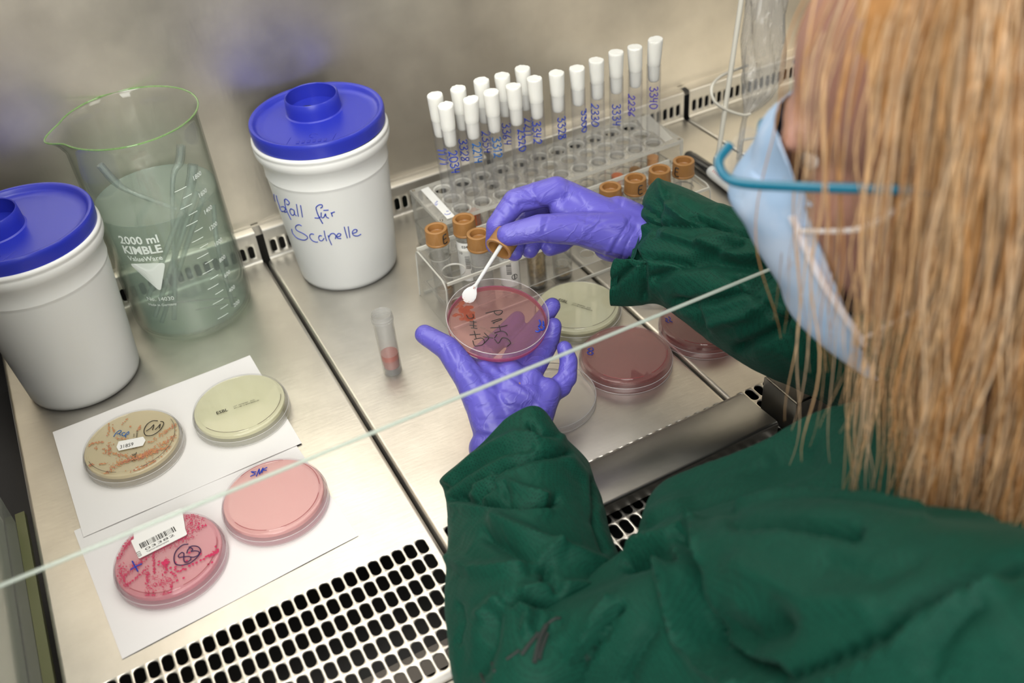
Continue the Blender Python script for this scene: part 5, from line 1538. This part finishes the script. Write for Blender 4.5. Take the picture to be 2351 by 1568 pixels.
for s in (-1, 1):
    bm = bmesh.new(); ellipsoid(bm, H(.0675, s*.031, .012), HR, (.0112, .0112, .0112)); eo = obj('eye', bm, M['eyewhite'], person)
    bm = bmesh.new(); ellipsoid(bm, H(.0778, s*.031, .010), HR, (.0016, .0055, .0055), 16, 8); obj('iris', bm, M['iris'], eo)

# ---- gloves
gL = bmesh.new()
hand_mesh(gL, [
  [(1120,850,.856,.0112), (1098,820,.872,.0098), (1150,775,.889,.0090), (1188,732,.900,.0074)],
  [(1170,850,.858,.0112), (1190,800,.882,.0100), (1238,745,.902,.0090), (1268,702,.903,.0078)],
  [(1215,862,.858,.0110), (1238,825,.876,.0098), (1262,785,.890,.0088), (1271,748,.888,.0076)],
  [(1262,905,.856,.0102), (1302,868,.862,.0088), (1306,828,.866,.0080), (1296,800,.864,.0070)],
  [(1110,925,.842,.0170), (1078,868,.838,.0135), (1028,800,.842,.0108), (975,768,.848,.0088)],
 ], [
  ((1160,1000,.838,.0205), (1130,870,.850,.0135)), ((1165,1000,.838,.0205), (1170,860,.852,.0135)), ((1180,1000,.838,.0205), (1215,872,.854,.0130)), ((1195,995,.838,.0190), (1255,905,.854,.0130)),
  ((1135,985,.836,.0190), (1100,890,.842,.0165)), ((1170,930,.842,.0180), (1210,920,.846,.0170)), ((1225,960,.842,.0170), (1255,900,.852,.0130)), ((1120,1030,.832,.0165), (1185,1060,.822,.0200)), ((1160,1000,.838,.022), (1180,1120,.800,.0235)),
  ((1090,865,.842,.0110), (1120,850,.852,.0110)), ((1258,905,.856,.0098), (1290,890,.860,.0085))])
me = remeshed('glove', gL, .00125, 9)
folds(me, [([(1075,905),(1150,890),(1230,915)], 5, .0007), ([(1095,935),(1180,930),(1250,965)], 5, .0007), ([(1085,840),(1130,900),(1190,955),(1240,985)], 6, .0009), ([(1110,830),(1180,880),(1250,940),(1270,985)], 6, -.0009), ([(1150,850),(1220,900),(1265,960)], 4, .0006),
  ([(1100,965),(1180,960),(1230,975)], 5, .0007), ([(1098,985),(1150,1000),(1200,975)], 5, -.0006), ([(1040,795),(1060,850)], 4, .0006), ([(1015,785),(1030,825)], 4, .0006), ([(1055,820),(1045,870)], 4, -.0006), ([(1070,860),(1110,875)], 5, .0007),
  ([(1285,880),(1325,850)], 3, .0005), ([(1288,868),(1318,838)], 3, .0005), ([(1250,800),(1290,795)], 3, .0005), ([(1240,850),(1290,880)], 4, .0006), ([(1000,775),(985,800)], 4, .0004), ([(1120,1000),(1200,985),(1260,950)], 4, .0006)],
  .00014, 60, (1, 1.8, 1.3), 3.0)
glove_l = obj('glove', me, M['glove'], person); glove_l['label'] = 'violet glove holding the plate from below'
gR = bmesh.new()
hand_mesh(gR, [
  [(1278,437,.872,.0128), (1183,462,.866,.0112), (1140,518,.866,.0094), (1134,562,.874,.0078)],
  [(1305,450,.898,.0120), (1215,480,.900,.0110), (1186,545,.890,.0092), (1181,580,.882,.0080)],
  [(1345,475,.915,.0115), (1262,500,.915,.0105), (1228,548,.906,.0090), (1216,574,.898,.0080)],
  [(1385,505,.922,.0108), (1318,535,.925,.0092), (1290,560,.915,.0082), (1262,570,.906,.0076)],
  [(1410,530,.874,.0180), (1325,525,.858,.0150), (1238,524,.846,.0122), (1166,540,.846,.0098)],
 ], [
  ((1455,540,.884,.0215), (1285,440,.876,.0128)), ((1455,540,.888,.0215), (1315,455,.895,.0125)), ((1455,545,.892,.0210), (1350,480,.910,.0120)), ((1450,555,.895,.0200), (1385,510,.920,.0115)),
  ((1440,550,.880,.0200), (1350,528,.864,.0165)), ((1400,500,.884,.0180), (1320,478,.878,.0150)), ((1455,540,.886,.0235), (1560,575,.880,.0245)), ((1330,490,.878,.0150), (1290,480,.872,.0115)), ((1455,575,.884,.0150), (1400,560,.890,.0160)), ((1460,505,.884,.0150), (1420,490,.884,.0160))])
me = remeshed('glove', gR, .00125, 9)
folds(me, [([(1190,425),(1215,440),(1235,470)], 4, .0008), ([(1195,470),(1230,468),(1255,480)], 6, .0012), ([(1225,408),(1222,440),(1240,465)], 5, -.0006), ([(1150,455),(1172,470),(1185,495)], 4, .0006), ([(1140,480),(1165,505)], 4, .0005),
  ([(1258,500),(1248,530),(1262,560)], 3, .0006), ([(1243,495),(1238,530)], 4, -.0005), ([(1265,490),(1300,455),(1330,440)], 4, .0005), ([(1330,500),(1400,520),(1445,535)], 6, .0009), ([(1290,560),(1360,575),(1420,590)], 5, .0008), ([(1345,545),(1380,510),(1425,500)], 4, .0006),
  ([(1405,580),(1425,540),(1450,500)], 4, .0008), ([(1390,585),(1410,545)], 4, -.0007), ([(1425,600),(1440,560),(1462,520)], 4, .0007), ([(1430,440),(1425,470)], 5, .0010), ([(1330,450),(1350,480),(1345,510)], 4, .0005), ([(1290,520),(1330,555),(1380,570)], 4, .0006), ([(1180,525),(1185,550)], 3, .0003)],
  .00014, 60, (1, 1.8, 1.3), 9.0)
glove_r = obj('glove', me, M['glove'], person); glove_r['label'] = 'violet glove pinching the spoon cap'

# ---- gown
def loft(bm, rings_px, n=72, sub=6, close_end=True, inner=None):
    R_ = []
    for r in rings_px:
        P_ = [PT(p) for p in r]; m = len(P_); out_ = []
        for i in range(n):
            t = i/n*m; k = int(t); f = t-k
            a, b, c, d = P_[(k-1) % m], P_[k], P_[(k+1) % m], P_[(k+2) % m]
            out_.append(.5*((2*b) + (c-a)*f + (2*a-5*b+4*c-d)*f*f + (3*b-a-3*c+d)*f**3))
        R_.append(out_)
    full = []
    for k in range(len(R_)-1):
        A = R_[max(k-1, 0)]; B = R_[k]; C = R_[k+1]; D = R_[min(k+2, len(R_)-1)]
        for j in range(sub):
            f = j/sub
            full.append([.5*((2*b) + (c-a)*f + (2*a-5*b+4*c-d)*f*f + (3*b-a-3*c+d)*f**3) for a, b, c, d in zip(A, B, C, D)])
    full.append(R_[-1])
    V = []
    if inner:      # turned-in hem: a second wall inside the cuff
        cen = [sum(r, Vector())/n for r in full]
        for k in range(inner, 0, -1): V.append([bm.verts.new(p + (cen[k]-p).normalized()*.0016) for p in full[k]])
        V.append([bm.verts.new(p + (cen[0]-p).normalized()*.0013) for p in full[0]])
    for r in full: V.append([bm.verts.new(p) for p in r])
    for A, B in zip(V, V[1:]):
        for i in range(n): bm.faces.new((A[i], A[(i+1) % n], B[(i+1) % n], B[i]))
    if close_end: bm.faces.new(V[-1])
    if close_end and not inner: bm.faces.new(V[0][::-1])
    bmesh.ops.recalc_face_normals(bm, faces=bm.faces[:])
# torso and upper arm in one piece
gb = bmesh.new()
loft(gb, [   # upper arm, from the elbow to the shoulder
  [(1105,1572,.63),(1180,1500,.60),(1260,1500,.59),(1330,1600,.60),(1300,1720,.64),(1180,1720,.67)],
  [(1200,1462,.645),(1285,1400,.61),(1400,1420,.575),(1480,1600,.57),(1440,1800,.62),(1260,1800,.68)],
  [(1330,1385,.66),(1440,1325,.615),(1540,1330,.565),(1620,1600,.53),(1580,1900,.58),(1420,1900,.68)],
  [(1470,1290,.65),(1590,1215,.60),(1700,1240,.53),(1800,1560,.47),(1760,1950,.52),(1600,1900,.66)],
  [(1690,1215,.62),(1820,1155,.56),(1950,1220,.48),(2050,1520,.42),(2000,2000,.46),(1800,1900,.62)],
  [(1960,1215,.56),(2080,1185,.50),(2240,1260,.43),(2380,1540,.38),(2380,2050,.42),(2080,1900,.56)],
  [(2230,1230,.50),(2350,1210,.46),(2520,1330,.40),(2700,1620,.37),(2700,2050,.40),(2400,1900,.50)]], 64, 7)
loft(gb, [   # chest and front of the gown behind the arm
  [(1445,1310,.665),(1480,1330,.63),(1540,1400,.62),(1520,1480,.66),(1460,1420,.70)],
  [(1470,1230,.69),(1530,1195,.64),(1640,1315,.60),(1640,1615,.64),(1500,1515,.74)],
  [(1510,1170,.71),(1590,1130,.66),(1720,1225,.60),(1760,1645,.62),(1600,1745,.74)],
  [(1640,1126,.70),(1745,1082,.65),(1860,1190,.58),(1950,1660,.58),(1750,1860,.72)],
  [(1770,1080,.69),(1838,1048,.64),(1990,1145,.56),(2150,1620,.53),(1950,1910,.70)],
  [(1905,1025,.68),(1965,975,.62),(2170,1090,.54),(2400,1560,.48),(2150,1910,.66)],
  [(2150,990,.68),(2250,940,.60),(2420,1090,.52),(2650,1540,.46),(2400,1890,.62)]], 64, 7)
# the rest of the garment: shoulders, right upper arm, back and skirt
capsule(gb, NECK + HU*(-.030), CHEST, .060, .088); capsule(gb, CHEST, CHEST + Vector((.03, -.08, -.30)), .096, .130)
capsule(gb, NECK + Vector((0, 0, -.035)), L_SH, .056, .056); capsule(gb, NECK + Vector((0, 0, -.035)), R_SH, .056, .056)
capsule(gb, L_SH, L_EL, .054, .046); capsule(gb, R_SH, R_EL, .054, .052)
me = remeshed('gown', gb, .0040, 7)
folds(me, [([(1570,1236),(1583,1320),(1592,1420),(1605,1485),(1680,1530),(1770,1545)], 17, .016), ([(1520,1300),(1545,1380),(1570,1470),(1620,1520),(1690,1560)], 16, -.008),
  ([(1600,1205),(1592,1290)], 13, -.006), ([(1690,1195),(1800,1190),(1900,1205),(1960,1218)], 16, .010), ([(1700,1168),(1820,1140),(1960,1152),(2120,1185)], 12, -.006), ([(1640,1440),(1700,1460),(1760,1430)], 48, .014),
  ([(1445,1300),(1480,1290),(1530,1275)], 13, .012), ([(1450,1250),(1540,1230),(1590,1205)], 14, -.005), ([(1427,1395),(1370,1480),(1310,1568)], 8, .006), ([(1400,1380),(1350,1450),(1285,1550)], 14, -.004),
  ([(1780,1575),(1900,1525),(2030,1465),(2100,1400),(2230,1330),(2351,1290)], 16, .006), ([(1830,1590),(1960,1540),(2070,1480),(2160,1400),(2280,1340)], 22, -.005), ([(1700,1300),(1850,1380),(1990,1390)], 30, -.004), ([(1500,1450),(1460,1520),(1440,1568)], 16, .005),
  ([(2130,1540),(2190,1440),(2250,1380)], 20, .004), ([(1600,1150),(1720,1120),(1850,1060)], 30, .005), ([(1500,1190),(1600,1140),(1760,1060)], 20, -.003), ([(1150,1560),(1230,1480),(1290,1430)], 14, .003), ([(1900,1290),(2020,1330),(2100,1290)], 24, .003)], .0020, 11, None, 5.0, 1.25)
gown = obj('gown', me, M['gown'], person); gown['label'] = 'dark green surgical gown'

# left sleeve with its open cuff
bm = bmesh.new()
loft(bm, [
  [(1013,1110,.795),(1050,1064,.782),(1110,1013,.773),(1182,950,.768),(1238,937,.770),(1290,1000,.782),(1352,1066,.800),(1315,1085,.842),(1190,1092,.860),(1080,1118,.840)],
  [(1026,1146,.782),(1062,1110,.762),(1120,1060,.748),(1185,1010,.742),(1245,995,.745),(1310,1035,.760),(1364,1100,.785),(1325,1130,.830),(1195,1140,.846),(1090,1158,.826)],
  [(1032,1200,.760),(1062,1180,.732),(1120,1150,.715),(1190,1120,.708),(1255,1110,.712),(1325,1130,.728),(1385,1170,.755),(1335,1200,.800),(1200,1210,.815),(1095,1220,.795)],
  [(1028,1300,.722),(1060,1290,.690),(1115,1270,.668),(1190,1245,.658),(1265,1235,.662),(1345,1235,.680),(1412,1262,.715),(1350,1300,.765),(1210,1320,.780),(1095,1325,.760)],
  [(1026,1400,.690),(1060,1400,.655),(1115,1385,.632),(1190,1360,.620),(1275,1345,.625),(1365,1330,.645),(1450,1340,.690),(1380,1390,.740),(1220,1415,.750),(1095,1425,.728)],
  [(1034,1490,.662),(1070,1500,.628),(1125,1490,.604),(1200,1465,.594),(1290,1440,.600),(1385,1410,.622),(1480,1400,.670),(1400,1460,.720),(1235,1500,.728),(1105,1515,.702)],
  [(1052,1590,.640),(1090,1610,.606),(1150,1600,.584),(1230,1570,.576),(1320,1530,.584),(1410,1480,.606),(1500,1450,.650),(1430,1530,.700),(1260,1590,.708),(1125,1610,.684)],
  [(1120,1680,.630),(1150,1700,.606),(1200,1690,.592),(1260,1660,.588),(1330,1620,.594),(1400,1560,.612),(1470,1520,.640),(1420,1600,.680),(1280,1670,.690),(1170,1690,.670)]], 210, 18, True, 10)
bmesh.ops.recalc_face_normals(bm, faces=bm.faces[:])
me = bpy.data.meshes.new('sleeve'); bm.to_mesh(me); bm.free(); me.update()
def c3(l): return [(980 + a/2.3468, 900 + b/2.3468) for a, b in l]
folds(me, [(c3([(140,575),(260,480),(400,400),(560,350),(760,330)]), 9, .0040), (c3([(110,480),(250,350),(480,230),(640,240),(730,240)]), 9, -.0025), (c3([(90,520),(200,430),(380,330),(560,290)]), 10, .0030),
  (c3([(180,565),(260,590),(380,615),(520,622),(650,610),(700,580)]), 9, .0045), (c3([(270,560),(330,520),(380,450)]), 8, .0035), (c3([(250,500),(330,450),(380,450),(390,500)]), 8, -.0025), (c3([(430,500),(440,580)]), 8, .002), (c3([(430,490),(540,540),(640,575)]), 10, -.003),
  (c3([(560,180),(620,230),(700,240)]), 8, .004), (c3([(380,700),(500,760),(650,830),(800,890),(930,950)]), 16, -.005), (c3([(330,780),(450,850),(600,930),(560,940)]), 16, .005), (c3([(650,940),(640,1000),(700,1050)]), 12, .0045), (c3([(130,900),(250,960),(420,960),(560,930),(700,870)]), 14, -.004),
  (c3([(430,1130),(560,1120),(760,1140),(900,1110)]), 12, .006), (c3([(540,1080),(700,1040),(900,1070)]), 12, -.003), (c3([(500,1150),(550,1200),(540,1280)]), 12, -.004), (c3([(300,1200),(380,1130),(430,1130)]), 14, -.004), (c3([(880,480),(900,700),(960,850)]), 8, .003), (c3([(180,1150),(200,1250),(170,1350)]), 7, .002),
  (c3([(350,1200),(330,1350),(280,1500)]), 20, .005), (c3([(760,350),(860,480),(900,650)]), 14, -.002), (c3([(150,620),(400,640),(650,640)]), 12, -.002)], .0014, 22, None, 2.0, 1.7)
sl = obj('sleeve', me, M['gown'], gown); sl['label'] = 'left sleeve with crumpled cuff'
# right sleeve
bm = bmesh.new()
loft(bm, [
  [(1462,520,.872),(1478,462,.885),(1492,440,.905),(1490,470,.930),(1470,560,.935),(1425,660,.915),(1403,702,.890),(1402,650,.866),(1412,597,.856),(1446,600,.855)],
  [(1480,540,.850),(1494,440,.868),(1514,416,.890),(1520,450,.925),(1500,570,.935),(1460,670,.915),(1440,702,.885),(1432,650,.856),(1440,600,.842),(1466,590,.840)],
  [(1545,550,.822),(1545,460,.838),(1560,427,.870),(1575,455,.915),(1560,580,.925),(1530,670,.905),(1510,696,.872),(1500,660,.840),(1510,610,.822),(1530,580,.818)],
  [(1630,590,.792),(1625,500,.806),(1632,462,.840),(1650,490,.885),(1640,600,.895),(1600,710,.880),(1565,733,.850),(1560,700,.815),(1580,650,.796),(1610,620,.790)],
  [(1720,640,.762),(1710,540,.776),(1712,486,.812),(1730,520,.860),(1725,650,.870),(1680,780,.855),(1640,788,.825),(1635,750,.790),(1660,700,.770),(1690,660,.760)],
  [(1800,670,.738),(1785,560,.750),(1775,470,.790),(1800,510,.840),(1810,680,.850),(1770,830,.832),(1735,848,.805),(1725,800,.770),(1740,740,.750),(1770,700,.738)],
  [(1900,720,.712),(1880,580,.724),(1870,470,.765),(1900,520,.820),(1920,720,.830),(1880,880,.812),(1835,893,.785),(1820,840,.745),(1840,780,.725),(1870,740,.712)],
  [(2020,800,.690),(1990,620,.700),(1980,480,.740),(2020,540,.800),(2050,780,.810),(2010,960,.790),(1950,960,.765),(1930,900,.725),(1960,850,.702),(1990,820,.690)],
  [(2160,900,.66),(2130,700,.68),(2120,560,.72),(2160,620,.77),(2200,860,.78),(2160,1050,.76),(2100,1050,.73),(2080,1000,.70),(2110,950,.68),(2140,920,.66)]], 210, 18, True, 10)
bmesh.ops.recalc_face_normals(bm, faces=bm.faces[:])
me = bpy.data.meshes.new('sleeve'); bm.to_mesh(me); bm.free(); me.update()
folds(me, [([(1450,560),(1490,520),(1530,455)], 10, .0030), ([(1462,505),(1510,515),(1600,520),(1640,510)], 6, .0030), ([(1480,590),(1560,600),(1620,590),(1700,560)], 9, .0035), ([(1512,418),(1530,470),(1580,510)], 9, -.003), ([(1450,570),(1475,610),(1480,680)], 8, .004), ([(1408,650),(1440,620),(1455,590)], 9, .005),
  ([(1500,640),(1560,610),(1640,600),(1760,620)], 12, .004), ([(1560,700),(1640,690),(1720,660),(1790,600)], 12, .005), ([(1550,690),(1600,720),(1620,760)], 10, .003), ([(1600,500),(1680,530),(1780,545)], 8, .004), ([(1650,480),(1720,500),(1790,480)], 9, -.002), ([(1620,560),(1700,590),(1790,580)], 14, -.004),
  ([(1530,540),(1600,560),(1680,540)], 10, -.003), ([(1640,740),(1720,720),(1800,660)], 14, -.004), ([(1700,800),(1780,760),(1840,690)], 12, .005), ([(1470,470),(1510,500),(1500,540)], 6, .002), ([(1700,640),(1760,700),(1800,760)], 10, .003)], .0014, 26, None, 7.0, 1.7)
sr = obj('sleeve', me, M['gown'], gown); sr['label'] = 'right sleeve with wide hanging cuff'
# black size letters on the upper arm
bm = bmesh.new()
hit = lambda u, v: None
bpy.context.view_layer.update()
from mathutils.bvhtree import BVHTree
bvs = [BVHTree.FromPolygons([v.co for v in g.data.vertices], [p.vertices for p in g.data.polygons]) for g in (gown, sl)]
def on_gown(u, v, off=.0006):
    d = ray(u, v).normalized(); hs = [b.ray_cast(CAM_LOC, d) for b in bvs]; hs = sorted([h for h in hs if h[0] is not None], key=lambda h: h[3])
    return (hs[0][0] - d*off) if hs else None
for s, r_ in (([(720,1218),(690,1222),(650,1250)], .0016), ([(645,1255),(610,1330),(580,1460)], .0028), ([(600,1300),(560,1350),(510,1415)], .0022), ([(650,1300),(615,1400),(610,1440)], .0020), ([(500,1390),(430,1440)], .0016), ([(350,1460),(365,1505)], .0018), ([(290,1520),(310,1568)], .0016)):
    P_ = [on_gown(p.x, p.y) for p in catmull([Vector((a, b, 0)) for a, b in c3(s)], 6)]; P_ = [p for p in P_ if p]
    if len(P_) > 1: tube(bm, P_, r_*.55, 6)
M['gownprint'] = pbr('black_gown_print', (.018, .022, .020), .7)
obj('printed_mark', bm, M['gownprint'], gown)['label'] = 'black printed letters on the upper arm'
# white neckband under the hair
bm = bmesh.new(); tube(bm, catmull([H(-.07, .052, -.135), H(-.02, .068, -.150), H(.03, .052, -.165)], 6), .009, 10)
obj('neckband', bm, M['strap'], gown)

# ---- mask
bm = bmesh.new(); rows = []; nu, nv_ = 22, 40
prof = [(.030, .099), (.018, .112), (.002, .124), (-.015, .134), (-.030, .130), (-.050, .122), (-.070, .117), (-.088, .112), (-.103, .098), (-.112, .075)]
pp = catmull([Vector((a, b, 0)) for a, b in prof], 4)
for k, p in enumerate(pp):
    u, fc = p.x, p.y; t = k/(len(pp)-1); row = []
    wside = .060 - .005*abs(t-.4)*2; fside = .080 - .030*t
    for i in range(nv_+1):
        a = -math.pi/2 + math.pi*i/nv_
        s = wside*math.sin(a)*(1 + .02*math.cos(a*2)); f = fside + (fc-fside)*abs(math.cos(a))**(.85 + 1.9*max(0, 1 - t/.32))
        f += .0016*math.sin(t*26)*(math.cos(a)); row.append(bm.verts.new(H(f, s, u + (.018*abs(math.sin(a))**2*(t-.45)*-1.0 + (-.006 if t < .2 else 0)*abs(math.sin(a))))))
    rows.append(row)
for A, B in zip(rows, rows[1:]):
    for i in range(nv_): bm.faces.new((A[i], A[i+1], B[i+1], B[i]))
bmesh.ops.recalc_face_normals(bm, faces=bm.faces[:])
ctr = H(.03, 0, -.04)
bm.normal_update()
if sum((f.normal.dot(f.calc_center_median()-ctr) for f in bm.faces)) < 0: bmesh.ops.reverse_faces(bm, faces=bm.faces[:])
r = bmesh.ops.solidify(bm, geom=bm.faces[:], thickness=.0012)
mask = obj('face_mask', bm, M['maskblue'], person); mask['label'] = 'pale blue surgical face mask'
for s in (-1, 1):
    bm = bmesh.new(); tube(bm, catmull([H(.076, s*.060, -.018), H(.035, s*.076, -.006), H(.004, s*.084, .018), H(-.012, s*.082, .022)], 6), .0014, 6); obj('ear_loop', bm, M['strap'], mask)
    bm = bmesh.new(); tube(bm, catmull([H(.053, s*.057, -.090), H(.024, s*.072, -.062), H(-.006, s*.083, -.030), H(-.016, s*.082, -.010)], 6), .0014, 6); obj('ear_loop', bm, M['strap'], mask)
    bm = bmesh.new(); tube(bm, catmull([H(.079, s*.058, -.010), H(.068, s*.060, -.050), H(.052, s*.057, -.094)], 6), .0022, 6); obj('mask_hem', bm, M['maskinner'], mask)
# ---- glasses
gl_ = thing('eyeglasses', '', ''); del gl_['label']; del gl_['category']; gl_.parent = person
for s in (-1, 1):
    bm = bmesh.new(); P_ = catmull([H(.108, s*.052, .030), H(.110, s*.064, .026), H(.100, s*.070, .018), H(.060, s*.079, .019), H(.010, s*.086, .020), (H(-.020, s*.084, .012)), H(-.034, s*.080, -.008)], 6)
    rg = tube(bm, P_, .0026, 10)
    for v in bm.verts: pass
    obj('temple', bm, M['temple'], gl_)
    bm = bmesh.new(); n = 26; ring = []
    for z in (0, .0012):
        ring.append([bm.verts.new(H(.110+z, s*(.034 + .024*math.cos(2*math.pi*i/n)), .010 + .018*math.sin(2*math.pi*i/n))) for i in range(n)])
    bm.faces.new(ring[0]); bm.faces.new(ring[1][::-1])
    for i in range(n): bm.faces.new((ring[0][i], ring[1][i], ring[1][(i+1) % n], ring[0][(i+1) % n]))
    obj('lens', bm, M['lens'], gl_, smooth=False)
bm = bmesh.new(); tube(bm, catmull([H(.111, .011, .014), H(.113, 0, .018), H(.111, -.011, .014)], 5), .0012, 8); obj('bridge', bm, M['temple'], gl_)

# ---- hair
def hairmat(name, c):
    return pbr(name, c, .42, spec=.35, noisecol=(60, tuple(x*.72 for x in c), .4, .62))
HM = [hairmat('blond_hair_light', (.62, .40, .21)), hairmat('blond_hair_gold', (.50, .26, .095)), hairmat('blond_hair_pale', (.60, .43, .27)), hairmat('blond_hair_brown', (.34, .16, .055))]
bm = bmesh.new(); rnd = random.Random(11)
HEc, HEr = Vector((-.012, 0, .040)), Vector((.101, .080, .092))
Sinv = HR.transposed()
def push(p, extra):
    """keep a hair point outside the head, the neck and the gown"""
    q = Sinv @ (p - HC) - HEc
    k = Vector((q.x/(HEr.x+extra), q.y/(HEr.y+extra), q.z/(HEr.z+extra)))
    l = k.length
    if 1e-6 < l < 1: q = q/l; p = HC + HR @ (q + HEc)
    q = Sinv @ (p - HC) - Vector((.0, 0, -.030)); k = Vector((q.x/(.060+extra), q.y/(.072+extra), q.z/(.10+extra))); l = k.length
    if 1e-6 < l < 1:
        q.x /= l; q.y /= l; p = HC + HR @ (q + Vector((.0, 0, -.030)))
    return p
GDIR = Vector((.02, -.03, -1)).normalized()
count = 0
for k in range(7500):
    # roots over the scalp, denser at the parting
    th = rnd.uniform(0, 2*math.pi); ph = math.acos(rnd.uniform(-.35 if rnd.random() < .35 else .02, 1))
    d = Vector((math.sin(ph)*math.cos(th), math.sin(ph)*math.sin(th), math.cos(ph)))
    rootl = HEc + Vector((d.x*HEr.x, d.y*HEr.y, d.z*HEr.z))
    if rootl.x > .055 and rootl.z < .110: continue           # face stays free
    if rootl.x > -.010 and rootl.z < .060: continue
    front = rootl.x > -.015
    if front and rnd.random() > max(.015, .20 - (rootl.x+.015)*4.5): continue
    if rootl.y < -.02 and rootl.x > -.03 and rnd.random() > .6: continue
    extra = rnd.uniform(.002, .016) * (.5 if front else 1)
    p = HC + HR @ rootl; side = 1 if rootl.y > -.004 else -1
    vel = (HS*(side if rootl.x > -.02 else rootl.y/.05) + HF*(-.15 if front else (-.25 if rootl.x > -.04 else -.8)) + GDIR*.35).normalized()
    L_ = rnd.uniform(.27, .36) * (.72 if front and rnd.random() < .5 else 1)
    step = .011; pts = [p]; wob = rnd.uniform(0, 6.28); wa = rnd.uniform(.0, .0022); curl = rnd.uniform(-.3, 1.0)
    for j in range(int(L_/step)):
        t = j*step/L_
        g = (GDIR + HF*(-.05) + (HF*.55*curl - HS*.2)*max(0, t-.72)*3.0).normalized()
        vel = (vel*.62 + g*.38).normalized()
        p = p + vel*step + HF*(wa*math.sin(wob + t*13)) + HS*(wa*math.cos(wob*1.7 + t*9))
        p = push(p, extra); pts.append(p)
    r0 = rnd.uniform(.00025, .00060)
    tube(bm, pts, [r0*(1 - .75*(i/(len(pts)-1))**2) for i in range(len(pts))], 4, mat=rnd.choice((0, 0, 1, 2, 2, 3)), caps=False)
    count += 1
hair = obj('hair', bm, HM, person, smooth=True)
hair['kind'] = 'stuff'; hair['label'] = 'long straight blond hair'
# scalp layer under the strands
bm = bmesh.new(); ellipsoid(bm, H(-.020, 0, .044), HR, (.096, .0775, .0895), 40, 24)
for f in [f for f in bm.faces if (Sinv @ (f.calc_center_median()-HC)).x > .030 and (Sinv @ (f.calc_center_median()-HC)).z < .088 or (Sinv @ (f.calc_center_median()-HC)).z < (.0 if (Sinv @ (f.calc_center_median()-HC)).x > -.03 else -.07)]: bm.faces.remove(f)
o = obj('scalp_hair', bm, HM[1], hair)
